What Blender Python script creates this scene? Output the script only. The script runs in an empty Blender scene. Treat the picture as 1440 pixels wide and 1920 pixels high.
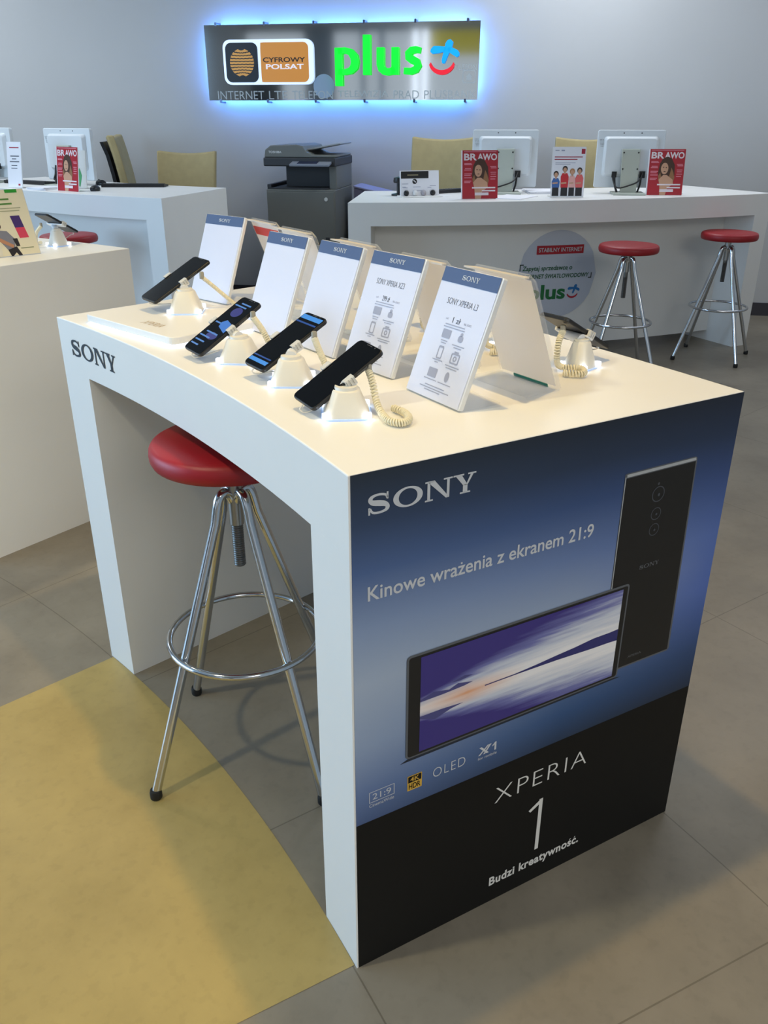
import bpy, bmesh, math, random
from math import sin, cos, pi, radians, sqrt, atan2
from mathutils import Vector, Matrix
random.seed(4)
SC = bpy.context.scene
COL = SC.collection

# ------------------------------------------------------------------ camera
F_PX = 1576.85
CAM_POS = Vector((-0.5971, -0.8824, 1.4443))
YAW, PITCH, ROLL = 0.6417, 0.4386, 0.0011
fwd = Vector((sin(YAW) * cos(PITCH), cos(YAW) * cos(PITCH), -sin(PITCH)))
rt = Vector((cos(YAW), -sin(YAW), 0))
up0 = rt.cross(fwd)
R_ = rt * cos(ROLL) + up0 * sin(ROLL)
U_ = -rt * sin(ROLL) + up0 * cos(ROLL)
cam = bpy.data.cameras.new('camera')
cam.sensor_fit = 'VERTICAL'; cam.sensor_height = 36.0; cam.lens = F_PX * 36.0 / 1920.0
cam.clip_start = 0.02; cam.clip_end = 100
co = bpy.data.objects.new('camera', cam); COL.objects.link(co)
co.matrix_world = Matrix(((R_.x, U_.x, -fwd.x, CAM_POS.x), (R_.y, U_.y, -fwd.y, CAM_POS.y), (R_.z, U_.z, -fwd.z, CAM_POS.z), (0, 0, 0, 1)))
SC.camera = co

# back wall frame: point on the wall, direction along it (rightwards), normal into the room
W0 = Vector((5.9, 2.8, 0)); WA = radians(-47)
WD = Vector((cos(WA), sin(WA), 0)); WN = Vector((WD.y, -WD.x, 0))
def wallpt(t, off, z=0.0): return W0 + WD * t + WN * off + Vector((0, 0, z))

# ------------------------------------------------------------------ light
SC.view_settings.view_transform = 'Standard'; SC.view_settings.look = 'None'
SC.view_settings.exposure = -0.10; SC.view_settings.gamma = 1.0
SC.view_settings.use_curve_mapping = False
SC.cycles.max_bounces = 8; SC.cycles.diffuse_bounces = 4; SC.cycles.glossy_bounces = 4
SC.cycles.transmission_bounces = 6; SC.cycles.caustics_reflective = False; SC.cycles.caustics_refractive = False
SC.cycles.sample_clamp_indirect = 6.0
world = bpy.data.worlds.new('world'); SC.world = world; world.use_nodes = True
world.node_tree.nodes['Background'].inputs[0].default_value = (0.80, 0.90, 1.0, 1)
world.node_tree.nodes['Background'].inputs[1].default_value = 0.6

def lamp(name, kind, loc, energy, color, target=None, **kw):
    d = bpy.data.lights.new(name, kind); d.energy = energy; d.color = color
    for k, v in kw.items(): setattr(d, k, v)
    o = bpy.data.objects.new(name, d); COL.objects.link(o); o.location = loc
    if target is not None:
        o.rotation_euler = (Vector(target) - Vector(loc)).to_track_quat('-Z', 'Y').to_euler()
    return o
WARM = (1.0, 0.68, 0.25)
COOL = (0.41, 0.68, 1.0)
# warm ceiling spots over the two display tables and the aisle between
lamp('spot_table', 'SPOT', (0.45, 0.33, 2.98), 92, WARM, (0.38, 0.42, 1), spot_size=radians(112), spot_blend=0.9, shadow_soft_size=0.035)
lamp('spot_table_far', 'SPOT', (0.42, 1.35, 2.98), 12, WARM, (0.35, 1.25, 1), spot_size=radians(105), spot_blend=0.9, shadow_soft_size=0.045)
lamp('spot_left_table', 'SPOT', (0.0, 2.75, 2.98), 82, (1.0, 0.84, 0.52), (0.1, 2.6, 1), spot_size=radians(80), spot_blend=0.9, shadow_soft_size=0.05)
lamp('spot_aisle', 'SPOT', (-1.35, 0.55, 2.98), 96, (1.0, 0.90, 0.58), (-0.75, 0.5, 0), spot_size=radians(110), spot_blend=0.9, shadow_soft_size=0.06)
# daylight through the glazed front on the left
lp = wallpt(-8.3, 7.2, 1.65)
lamp('daylight_window', 'AREA', lp, 285, COOL, lp + WD * 3 + Vector((0, 0, -0.25)), shape='RECTANGLE', size=4.6, size_y=2.4)
# ceiling light panels: along the back wall, over the service desks; plus an unseen fill added to brighten poster and front floor
PANELS = (('panel_left_wall', -7.2, 1.5, 2.0, 0.8, 47, (0.88, 0.95, 1.0)), ('panel_right_wall', 0.5, 1.2, 3.0, 0.8, 23, (0.92, 0.95, 1.0)), ('panel_right_desk', -1.8, 1.0, 1.8, 0.6, 38, (0.90, 0.95, 1.0)),
          ('panel_left_desk', -5.5, 2.2, 1.8, 0.8, 25, (0.88, 0.95, 1.0)), ('fill_front', 1.0, 9.4, 2.9, 3.8, 180, (1.0, 0.985, 0.92)))
for n_, t_, o_, sx_, sy_, e_, c_ in PANELS:
    lamp(n_, 'AREA', wallpt(t_, o_, 3.04), e_, c_, wallpt(t_, o_, 0), shape='RECTANGLE', size=sx_, size_y=sy_)

# ------------------------------------------------------------------ materials
def lin(c):
    return tuple(((x / 255) / 12.92 if x / 255 <= 0.04045 else ((x / 255 + 0.055) / 1.055) ** 2.4) for x in c)
_M = {}
def mat(name, rgb, rough=0.5, metal=0.0, emit=0.0, emit_rgb=None, trans=0.0, noise=0.0, nscale=20, bump=0.0, bscale=200, coat=0.0, spec=0.5, alpha=1.0):
    if name in _M: return _M[name]
    m = bpy.data.materials.new(name); m.use_nodes = True
    nt = m.node_tree; p = nt.nodes['Principled BSDF']
    c = lin(rgb) + (1,)
    p.inputs['Base Color'].default_value = c
    p.inputs['Roughness'].default_value = rough; p.inputs['Metallic'].default_value = metal
    p.inputs['Transmission Weight'].default_value = trans
    p.inputs['Coat Weight'].default_value = coat
    p.inputs['Specular IOR Level'].default_value = spec
    p.inputs['Alpha'].default_value = alpha
    if emit:
        p.inputs['Emission Color'].default_value = lin(emit_rgb or rgb) + (1,)
        p.inputs['Emission Strength'].default_value = emit
    if noise:
        tc = nt.nodes.new('ShaderNodeTexCoord'); nz = nt.nodes.new('ShaderNodeTexNoise')
        nz.inputs['Scale'].default_value = nscale; nz.inputs['Detail'].default_value = 5
        rp = nt.nodes.new('ShaderNodeValToRGB')
        a = [max(0, x * (1 - noise)) for x in c[:3]]; b = [min(1, x * (1 + noise)) for x in c[:3]]
        rp.color_ramp.elements[0].position = 0.3; rp.color_ramp.elements[1].position = 0.7
        rp.color_ramp.elements[0].color = (*a, 1); rp.color_ramp.elements[1].color = (*b, 1)
        nt.links.new(tc.outputs['Object'], nz.inputs['Vector']); nt.links.new(nz.outputs['Fac'], rp.inputs['Fac'])
        nt.links.new(rp.outputs['Color'], p.inputs['Base Color'])
    if bump:
        tc2 = nt.nodes.new('ShaderNodeTexCoord'); n2 = nt.nodes.new('ShaderNodeTexNoise'); n2.inputs['Scale'].default_value = bscale
        bp = nt.nodes.new('ShaderNodeBump'); bp.inputs['Strength'].default_value = bump; bp.inputs['Distance'].default_value = 0.002
        nt.links.new(tc2.outputs['Object'], n2.inputs['Vector']); nt.links.new(n2.outputs['Fac'], bp.inputs['Height'])
        nt.links.new(bp.outputs['Normal'], p.inputs['Normal'])
    _M[name] = m
    return m
WHITE = mat('white_lacquer', (236, 236, 234), 0.42, noise=0.012, nscale=4)
CHROME = mat('chrome', (205, 208, 212), 0.12, 1.0)
SCREW = mat('threaded_steel', (120, 120, 118), 0.35, 1.0)
RED = mat('red_vinyl', (156, 22, 32), 0.42, bump=0.15, bscale=900)
RUBBER = mat('black_rubber', (20, 20, 20), 0.6)
BLACK = mat('black_plastic', (22, 23, 26), 0.4)
DGREY = mat('charcoal_plastic', (74, 76, 78), 0.45)
GLASS_BLACK = mat('phone_glass', (3, 3, 5), 0.10, spec=0.2)
STAND = mat('stand_white', (226, 224, 216), 0.4)
CLEAR = mat('clear_plastic', (240, 240, 236), 0.15, trans=0.3)
FILM = mat('clear_film', (236, 238, 240), 0.2, alpha=0.16)
def translucent(name, rgb, fac):
    m = bpy.data.materials.new(name); m.use_nodes = True; nt = m.node_tree; nt.nodes.remove(nt.nodes['Principled BSDF'])
    d = nt.nodes.new('ShaderNodeBsdfDiffuse'); t = nt.nodes.new('ShaderNodeBsdfTranslucent'); x = nt.nodes.new('ShaderNodeMixShader')
    d.inputs[0].default_value = lin(rgb) + (1,); t.inputs[0].default_value = lin(rgb) + (1,); x.inputs[0].default_value = fac
    nt.links.new(d.outputs[0], x.inputs[1]); nt.links.new(t.outputs[0], x.inputs[2]); nt.links.new(x.outputs[0], nt.nodes['Material Output'].inputs[0])
    _M[name] = m; return m
TPAPER = translucent('paper_backlit', (255, 252, 250), 0.78)
TFROST = translucent('acrylic_frosted', (236, 232, 226), 0.5)
ACRYL = mat('acrylic', (226, 228, 230), 0.25)
PAPER = mat('paper_white', (240, 240, 246), 0.6)
PAPER_BACK = mat('paper_back', (226, 218, 210), 0.6)
CORD = mat('cream_cord', (232, 224, 196), 0.5)
LED = mat('led_white', (255, 255, 255), 0.5, emit=4.5, emit_rgb=(225, 236, 255))
LED_SOFT = mat('led_rim', (190, 215, 255), 0.3, emit=0.22, emit_rgb=(140, 185, 255))
LED_STRIP = mat('led_strip_plinth', (255, 255, 255), 0.5, emit=5.0, emit_rgb=(215, 230, 255))
LED_SIGN = mat('led_strip_sign', (120, 180, 255), 0.5, emit=46.0, emit_rgb=(95, 160, 255))
NAVY = mat('label_navy', (72, 92, 132), 0.55)
INK = mat('ink_dark', (70, 74, 88), 0.6)
INK_LT = mat('ink_grey', (160, 164, 184), 0.6)
INK_BLK = mat('ink_black', (20, 28, 38), 0.55)
PRINT_W = mat('print_white', (196, 200, 206), 0.5)
TAN = mat('tan_upholstery', (172, 157, 114), 0.7, bump=0.2, bscale=500, noise=0.05)
MON = mat('monitor_white', (214, 220, 224), 0.4)
MON_G = mat('monitor_stand_grey', (176, 182, 172), 0.5)

# ------------------------------------------------------------------ mesh builder
class MB:
    def __init__(s): s.v = []; s.f = []; s.uv = None
    def add(s, vs, fs, M=None):
        k = len(s.v)
        for p in vs:
            p = Vector(p); s.v.append(M @ p if M is not None else p)
        s.f += [[i + k for i in f] for f in fs]
        return s
    def box(s, c, d, M=None):
        x, y, z = d[0] / 2, d[1] / 2, d[2] / 2
        vs = [(c[0] + i * x, c[1] + j * y, c[2] + k * z) for i in (-1, 1) for j in (-1, 1) for k in (-1, 1)]
        return s.add(vs, [(0, 1, 3, 2), (4, 6, 7, 5), (0, 4, 5, 1), (2, 3, 7, 6), (0, 2, 6, 4), (1, 5, 7, 3)], M)
    def prism(s, poly, z0, z1, M=None, poly2=None):
        n = len(poly); p2 = poly2 or poly
        vs = [(p[0], p[1], z0) for p in poly] + [(p[0], p[1], z1) for p in p2]
        fs = [list(range(n))[::-1], list(range(n, 2 * n))] + [(i, (i + 1) % n, n + (i + 1) % n, n + i) for i in range(n)]
        return s.add(vs, fs, M)
    def flat(s, poly, z, M=None):
        return s.add([(p[0], p[1], z) for p in poly], [list(range(len(poly)))], M)
    def ring2(s, a, b, z, M=None):      # flat band between two outlines of equal count
        n = len(a)
        return s.add([(p[0], p[1], z) for p in a] + [(p[0], p[1], z) for p in b], [(i, (i + 1) % n, n + (i + 1) % n, n + i) for i in range(n)], M)
    def band(s, pts, hw, z, M=None):    # stroke with half widths along a 2D path
        n = len(pts); L = []; Rr = []
        for i in range(n):
            a = Vector(pts[max(0, i - 1)]); b = Vector(pts[min(n - 1, i + 1)]); d = (b - a).normalized()
            nn = Vector((-d.y, d.x)); w = hw[i] if hasattr(hw, '__len__') else hw
            L.append(Vector(pts[i]) + nn * w); Rr.append(Vector(pts[i]) - nn * w)
        vs = [(p.x, p.y, z) for p in L] + [(p.x, p.y, z) for p in Rr]
        return s.add(vs, [(n + i, n + i + 1, i + 1, i) for i in range(n - 1)], M)
    def tube(s, pts, r, n=12, closed=False, M=None, caps=True):
        P = [Vector(p) for p in pts]; m = len(P)
        tan = []
        for i in range(m):
            a = P[(i - 1) % m] if closed or i > 0 else P[i]; b = P[(i + 1) % m] if closed or i < m - 1 else P[i]
            tan.append((b - a).normalized())
        ref = Vector((0, 0, 1)) if abs(tan[0].z) < 0.9 else Vector((1, 0, 0))
        u = tan[0].cross(ref).normalized(); vs = []
        for i in range(m):
            u = (u - tan[i] * u.dot(tan[i])).normalized(); w = tan[i].cross(u)
            rr = r[i] if hasattr(r, '__len__') else r
            for k in range(n):
                a = 2 * pi * k / n; vs.append(P[i] + (u * cos(a) + w * sin(a)) * rr)
        fs = []
        for i in range(m if closed else m - 1):
            j = (i + 1) % m
            for k in range(n):
                fs.append((i * n + k, i * n + (k + 1) % n, j * n + (k + 1) % n, j * n + k))
        if caps and not closed:
            fs.append(list(range(n))[::-1]); fs.append([(m - 1) * n + k for k in range(n)])
        return s.add(vs, fs, M)
    def lathe(s, prof, n=32, M=None, close=True):
        vs = []; fs = []; m = len(prof)
        for r, z in prof:
            for k in range(n):
                a = 2 * pi * k / n; vs.append((r * cos(a), r * sin(a), z))
        for i in range(m - 1):
            for k in range(n):
                fs.append((i * n + k, i * n + (k + 1) % n, (i + 1) * n + (k + 1) % n, (i + 1) * n + k))
        if close:
            fs.append(list(range(n))[::-1]); fs.append([(m - 1) * n + k for k in range(n)])
        return s.add(vs, fs, M)
    def text(s, txt, box, z, M=None, bold=0.0, shear=0.0, thick=0.0, space=1.0):
        DIA = {'ż': ('z', 'dot'), 'ź': ('z', 'acute'), 'ć': ('c', 'acute'), 'ś': ('s', 'acute'), 'Ś': ('S', 'acute'), 'ę': ('e', 'hook'), 'Ą': ('A', 'hook'), 'ą': ('a', 'hook'), 'ł': ('l', 'bar'), 'Ł': ('L', 'bar')}
        def glyphs(q):
            cu = bpy.data.curves.new('t', 'FONT'); cu.body = q; cu.size = 1.0; cu.resolution_u = 4
            cu.offset = bold; cu.shear = shear; cu.space_character = space
            ob = bpy.data.objects.new('t', cu); me = bpy.data.meshes.new_from_object(ob)
            r = ([v.co.copy() for v in me.vertices], [list(p.vertices) for p in me.polygons])
            bpy.data.objects.remove(ob); bpy.data.curves.remove(cu); bpy.data.meshes.remove(me); return r
        plain = ''.join(DIA.get(ch, (ch,))[0] for ch in txt)
        vs, fs = glyphs(plain); w = 0.075 + bold * 1.6
        for i, ch in enumerate(txt):
            if ch not in DIA: continue
            g = glyphs(DIA[ch][0])[0]; pre = glyphs(plain[:i + 1])[0]
            gx0 = min(v.x for v in g); gx1 = max(v.x for v in g); top = max(v.y for v in g); x1 = max(v.x for v in pre); cx = x1 - (gx1 - gx0) / 2; k = len(vs); kind = DIA[ch][1]
            if kind == 'dot': q = [(cx - w / 2, top + .07), (cx + w / 2, top + .07), (cx + w / 2, top + .07 + w), (cx - w / 2, top + .07 + w)]
            elif kind == 'acute': q = [(cx - .04, top + .05), (cx + .02, top + .05), (cx + .12, top + .18), (cx + .02, top + .18)]
            elif kind == 'hook': q = [(x1 - .09, .0), (x1 - .03, .0), (x1 - .06, -.09), (x1 + .0, -.17), (x1 - .12, -.15)]
            else: q = [(x1 - (gx1 - gx0) - .05, .22), (x1 - (gx1 - gx0) - .05, .29), (x1 - (gx1 - gx0) + .24, .44), (x1 - (gx1 - gx0) + .24, .37)][::-1]
            vs += [Vector((a, b, 0)) for a, b in q]; fs.append(list(range(k, k + len(q))))
        if not vs: return s
        x0 = min(v.x for v in vs); x1 = max(v.x for v in vs); y0 = min(v.y for v in vs); y1 = max(v.y for v in vs)
        X0, Y0, X1, Y1 = box
        out = [(X0 + (v.x - x0) / (x1 - x0) * (X1 - X0), Y0 + (v.y - y0) / (y1 - y0) * (Y1 - Y0), z) for v in vs]
        if thick:
            k = len(out)
            cnt = {}
            for f in fs:
                for a, b in zip(f, f[1:] + f[:1]): cnt[(a, b)] = 1
            side = [(b, a, a + k, b + k) for (a, b) in cnt if (b, a) not in cnt]
            out2 = [(p[0], p[1], p[2] + thick) for p in out]
            return s.add(out + out2, [[i + k for i in f] for f in fs] + [(a, b, c, d)[::-1] for a, b, c, d in side], M)
        return s.add(out, fs, M)

def part(name, mb, m, parent=None, smooth=None, bevel=0.0, seg=2, label=None, kind=None):
    me = bpy.data.meshes.new(name)
    me.from_pydata([tuple(p) for p in mb.v], [], mb.f)
    me.materials.append(m); me.validate(); me.update()
    if mb.uv is not None:
        ul = me.uv_layers.new(name='UVMap')
        for lp_ in me.loops: ul.data[lp_.index].uv = mb.uv[lp_.vertex_index]
    if smooth is not None:
        me.shade_smooth(); me.set_sharp_from_angle(angle=radians(smooth))
    o = bpy.data.objects.new(name, me); COL.objects.link(o)
    if parent is not None: o.parent = parent
    if bevel:
        b = o.modifiers.new('bevel', 'BEVEL'); b.width = bevel; b.segments = seg; b.limit_method = 'ANGLE'; b.angle_limit = radians(40)
    if label: o['label'] = label
    if kind: o['kind'] = kind
    return o
def fixn(o):
    bm = bmesh.new(); bm.from_mesh(o.data); bmesh.ops.recalc_face_normals(bm, faces=bm.faces); bm.to_mesh(o.data); bm.free(); return o
def thing(name, label, cat, loc=(0, 0, 0), rz=0.0, group=None):
    o = bpy.data.objects.new(name, None); COL.objects.link(o); o.empty_display_size = 0.1
    o.location = loc; o.rotation_euler = (0, 0, rz)
    o['label'] = label; o['category'] = cat
    if group: o['group'] = group
    return o
def tag(o, label, cat, group=None):
    o['label'] = label; o['category'] = cat
    if group: o['group'] = group
    return o
def copy_tree(o, parent=None):
    c = o.copy(); COL.objects.link(c)
    if parent is not None:
        c.parent = parent; c.matrix_parent_inverse = Matrix.Identity(4)
    for ch in [x for x in bpy.data.objects if x.parent == o]: copy_tree(ch, c)
    return c
def frame(o, ex, ey):
    ex = Vector(ex).normalized(); ey = Vector(ey).normalized(); ez = ex.cross(ey); o = Vector(o)
    return Matrix(((ex.x, ey.x, ez.x, o.x), (ex.y, ey.y, ez.y, o.y), (ex.z, ey.z, ez.z, o.z), (0, 0, 0, 1)))
def circ(cx, cy, rx, ry=None, n=32, a0=0, a1=2 * pi, end=False):
    ry = rx if ry is None else ry
    return [(cx + rx * cos(a0 + (a1 - a0) * i / n), cy + ry * sin(a0 + (a1 - a0) * i / n)) for i in range(n + (1 if end else 0))]
def rrect(x0, y0, x1, y1, r, n=5):
    out = []
    for cx, cy, a in ((x1 - r, y1 - r, 0), (x0 + r, y1 - r, pi / 2), (x0 + r, y0 + r, pi), (x1 - r, y0 + r, 1.5 * pi)):
        out += [(cx + r * cos(a + pi / 2 * i / n), cy + r * sin(a + pi / 2 * i / n)) for i in range(n + 1)]
    return out
def rect(x0, y0, x1, y1): return [(x0, y0), (x1, y0), (x1, y1), (x0, y1)]
def arc_pts(p0, p1, sag, n=24):
    p0 = Vector(p0); p1 = Vector(p1); d = (p1 - p0).normalized(); nn = Vector((-d.y, d.x))
    return [p0.lerp(p1, i / n) + nn * (4 * (i / n) * (1 - i / n) * sag) for i in range(n + 1)]

# serif logo lettering: S O N Y as flat polygons inside a box
def serif_logo(mb, box, z, M, thick=0.0):
    X0, Y0, X1, Y1 = box; W = 5.75
    def T(p): return (X0 + p[0] / W * (X1 - X0), Y0 + p[1] * (Y1 - Y0))
    def P(poly): mb.flat([T(p) for p in poly], z, M)
    # S
    sp = [(1.06, .70), (.98, .86), (.66, .935), (.34, .88), (.22, .72), (.34, .585), (.66, .51), (.96, .42), (1.08, .27), (.98, .12), (.66, .055), (.34, .11), (.2, .32)]
    pts = []; n = len(sp)
    for i in range(n - 1):
        p0 = Vector(sp[max(0, i - 1)]); p1 = Vector(sp[i]); p2 = Vector(sp[i + 1]); p3 = Vector(sp[min(n - 1, i + 2)])
        for k in range(5):
            t = k / 5
            pts.append(0.5 * ((2 * p1) + (p2 - p0) * t + (2 * p0 - 5 * p1 + 4 * p2 - p3) * t * t + (3 * p1 - p0 - 3 * p2 + p3) * t ** 3))
    pts.append(Vector(sp[-1])); m = len(pts)
    hw = []
    for i in range(m):
        u = i / (m - 1); hw.append(0.055 + 0.085 * math.exp(-((u - 0.5) / 0.17) ** 2) + 0.03 * math.exp(-((u - .3) / .05) ** 2) + 0.03 * math.exp(-((u - .7) / .05) ** 2))
    mb.band([T(p) for p in pts], [h * (Y1 - Y0) for h in hw], z, M)
    P(rect(1.03, .64, 1.12, .99)); P(rect(.12, .01, .21, .37))
    # O
    a = [T(p) for p in circ(2.12, .5, .76, .5, 40)]; b = [T(p) for p in circ(2.12, .5, .48, .405, 40)]
    mb.ring2(b, a, z, M)
    # N
    P(rect(3.0, .92, 3.5, 1.0)); P(rect(3.12, .06, 3.27, .95)); P(rect(3.0, 0, 3.42, .08))
    P([(3.14, .97), (4.12, 0), (4.3, 0), (3.5, .99)])
    P(rect(4.16, .02, 4.3, .95)); P(rect(3.98, .92, 4.46, 1.0))
    # Y
    P(rect(4.5, .92, 5.08, 1.0)); P(rect(5.3, .92, 5.75, 1.0))
    P([(4.62, .95), (5.06, .4), (5.3, .4), (4.95, .95)]); P([(5.46, .95), (5.2, .42), (5.3, .42), (5.62, .95)])
    P(rect(5.04, .05, 5.29, .45)); P(rect(4.88, 0, 5.45, .08))
    return mb

# plus emblem and smile inside a box
def plus_emblem(mbB, mbR, box, z, M, thick=0.0):
    X0, Y0, X1, Y1 = box
    def T(p): return (X0 + p[0] * (X1 - X0), Y0 + p[1] * (Y1 - Y0))
    vert = [(.44, .33), (.52, .33), (.62, .55), (.75, .8), (.78, .93), (.70, 1.0), (.60, .98), (.54, .9), (.48, .66), (.42, .42)]
    left = [(.05, .74), (.03, .66), (.10, .60), (.3, .62), (.5, .66), (.56, .75), (.5, .8), (.3, .82), (.14, .82)]
    right = [(.6, .72), (.66, .64), (.8, .56), (.92, .5), (.99, .54), (1.0, .62), (.94, .7), (.8, .76), (.66, .78)]
    smile = []
    for i in range(17):
        a = radians(196 + (344 - 196) * i / 16); smile.append((.43 + .45 * cos(a), .40 + .40 * sin(a)))
    for i in range(17):
        a = radians(344 - (344 - 196) * i / 16); smile.append((.43 + .40 * cos(a), .44 + .30 * sin(a)))
    for poly, mb in ((vert, mbB), (left, mbB), (right, mbB), (smile, mbR)):
        p = [T(q) for q in poly]
        if thick: mb.prism(p, z, z + thick, M)
        else: mb.flat(p, z, M)

# ================================================================== SETTING
def struct(name, mb, m, **k):
    o = part(name, mb, m, None, **k); o['kind'] = 'structure'; return o

def floor_material(name, base, dark, light, grout=True, rough=0.38):
    m = bpy.data.materials.new(name); m.use_nodes = True; nt = m.node_tree; p = nt.nodes['Principled BSDF']; L = nt.links
    geo = nt.nodes.new('ShaderNodeNewGeometry')
    n1 = nt.nodes.new('ShaderNodeTexNoise'); n1.inputs['Scale'].default_value = 3.2; n1.inputs['Detail'].default_value = 8; n1.inputs['Roughness'].default_value = 0.62
    L.new(geo.outputs['Position'], n1.inputs['Vector'])
    rp = nt.nodes.new('ShaderNodeValToRGB'); e = rp.color_ramp.elements
    e[0].position = 0.33; e[0].color = lin(dark) + (1,); e[1].position = 0.7; e[1].color = lin(light) + (1,)
    k = e.new(0.5); k.color = lin(base) + (1,)
    L.new(n1.outputs['Fac'], rp.inputs['Fac'])
    col = rp.outputs['Color']
    # fine specks
    n2 = nt.nodes.new('ShaderNodeTexNoise'); n2.inputs['Scale'].default_value = 38; n2.inputs['Detail'].default_value = 4
    L.new(geo.outputs['Position'], n2.inputs['Vector'])
    r2 = nt.nodes.new('ShaderNodeValToRGB'); r2.color_ramp.elements[0].position = 0.36; r2.color_ramp.elements[1].position = 0.46
    r2.color_ramp.elements[0].color = (0.945, 0.945, 0.945, 1); r2.color_ramp.elements[1].color = (1, 1, 1, 1)
    L.new(n2.outputs['Fac'], r2.inputs['Fac'])
    mx = nt.nodes.new('ShaderNodeMix'); mx.data_type = 'RGBA'; mx.blend_type = 'MULTIPLY'; mx.inputs[0].default_value = 1.0
    L.new(col, mx.inputs[6]); L.new(r2.outputs['Color'], mx.inputs[7]); col = mx.outputs[2]
    if grout:      # concentric and radial tile joints of the ring-shaped hall
        def mth(op, a, b=None):
            n = nt.nodes.new('ShaderNodeMath'); n.operation = op
            for i, x in enumerate((a, b)):
                if x is None: continue
                if isinstance(x, (int, float)): n.inputs[i].default_value = x
                else: L.new(x, n.inputs[i])
            return n.outputs[0]
        sx = nt.nodes.new('ShaderNodeSeparateXYZ'); L.new(geo.outputs['Position'], sx.inputs[0])
        dx = mth('ADD', sx.outputs[0], 5.0); dy = mth('SUBTRACT', sx.outputs[1], 0.63)
        r = mth('SQRT', mth('ADD', mth('MULTIPLY', dx, dx), mth('MULTIPLY', dy, dy)))
        th = mth('ARCTAN2', dy, dx)
        fr = mth('ABSOLUTE', mth('SUBTRACT', mth('FRACT', mth('ADD', mth('DIVIDE', mth('SUBTRACT', r, 5.035), 0.8), 0.5)), 0.5))
        g1 = mth('LESS_THAN', mth('MULTIPLY', fr, 0.8), 0.0016)
        ft = mth('ABSOLUTE', mth('SUBTRACT', mth('FRACT', mth('ADD', mth('DIVIDE', mth('ADD', th, radians(10.6)), radians(7.9)), 0.5)), 0.5))
        g2 = mth('LESS_THAN', mth('MULTIPLY', mth('MULTIPLY', ft, radians(7.9)), r), 0.0016)
        g = mth('MAXIMUM', g1, g2)
        m2 = nt.nodes.new('ShaderNodeMix'); m2.data_type = 'RGBA'; m2.blend_type = 'MULTIPLY'
        L.new(mth('MULTIPLY', g, 0.55), m2.inputs[0]); L.new(col, m2.inputs[6]); m2.inputs[7].default_value = (0.35, 0.32, 0.27, 1); col = m2.outputs[2]
    L.new(col, p.inputs['Base Color']); p.inputs['Roughness'].default_value = rough
    bp = nt.nodes.new('ShaderNodeBump'); bp.inputs['Strength'].default_value = 0.06; bp.inputs['Distance'].default_value = 0.004
    L.new(n1.outputs['Fac'], bp.inputs['Height']); L.new(bp.outputs['Normal'], p.inputs['Normal'])
    return m
FLOOR = floor_material('floor_tile', (132, 124, 110), (122, 114, 101), (142, 133, 118))
YELLOW = floor_material('floor_yellow', (172, 150, 92), (160, 139, 83), (182, 159, 98), grout=False)

T0, T1, O1, HT = -9.2, 2.6, 14.8, 3.4
mb = MB(); mb.add([wallpt(T0, -0.1), wallpt(T1, -0.1), wallpt(T1, O1), wallpt(T0, O1)], [(3, 2, 1, 0)])
struct('floor', mb, FLOOR)
# yellow inlay on the inner side of the display ring, cut along the table's curved front
RC0 = Vector((-5.0, 0.63))
th0, th1 = radians(-6.9), radians(6.9)
inner = [(RC0.x + 3.6 * cos(th0 + (th1 - th0) * i / 16), RC0.y + 3.6 * sin(th0 + (th1 - th0) * i / 16)) for i in range(17)]
outer = [tuple(p) for p in arc_pts((0, 0.008), (0, 1.252), -0.045, 30)]
mb = MB(); k = len(inner)
poly = inner + outer[::-1]
mb.flat(poly, 0.0008)
fl = fixn(struct('floor_inlay', mb, YELLOW))

mb = MB(); mb.box((0, 0, 0), (1, 1, 1))
WALLM = mat('wall_paint', (188, 190, 192), 0.7, noise=0.015, nscale=2, bump=0.04, bscale=300)
def wallbox(name, ta, tb, oa, ob, za, zb, m):
    mb = MB(); P = [wallpt(ta, oa), wallpt(tb, oa), wallpt(tb, ob), wallpt(ta, ob)]
    mb.prism([(p.x, p.y) for p in P], za, zb); return fixn(struct(name, mb, m))
wallbox('wall_back', T0, T1, -0.12, 0.0, 0, HT, WALLM)
wallbox('wall_right', T1, T1 + 0.12, -0.12, O1, 0, HT, WALLM)
FRM = mat('window_frame_grey', (190, 194, 198), 0.4)
for i, t_ in enumerate((-9.1, -6.2, -5.75, -3.0, -1.4, -1.15, 0.9, 2.5)):
    wallbox('trim_%d' % (i + 10), t_ - 0.06, t_ + 0.06, O1, O1 + 0.1, 0, HT, FRM)
LITPOST = mat('lit_post', (240, 246, 255), 0.4, emit=1.6)
for i, t_ in enumerate((-4.95, -4.72)): wallbox('trim_%d' % (20 + i), t_ - 0.05, t_ + 0.05, O1 - 0.12, O1 - 0.02, 0, 3.25, LITPOST)
wallbox('trim_22', -4.6, -3.3, O1, O1 + 0.1, 2.75, 3.25, mat('fascia_yellow', (206, 186, 60), 0.5, emit=0.25))
wallbox('trim_23', -9.0, -8.2, O1, O1 + 0.1, 0, 2.4, mat('shop_panel_dark', (84, 90, 98), 0.6))
wallbox('trim_24', -7.6, -6.9, O1, O1 + 0.1, 0, 3.25, mat('shop_panel_grey', (150, 158, 166), 0.6))
wallbox('trim_25', -3.1, -2.2, O1, O1 + 0.1, 0, 3.25, mat('shop_panel_dark', (84, 90, 98), 0.6))
wallbox('wall_front', T0, T1, O1, O1 + 0.12, 3.25, HT, mat('wall_front_grey', (150, 152, 154), 0.7))
CEIL = mat('ceiling_paint', (200, 202, 204), 0.8)
wallbox('ceiling', T0, T1, -0.12, O1, HT, HT + 0.1, CEIL)
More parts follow.
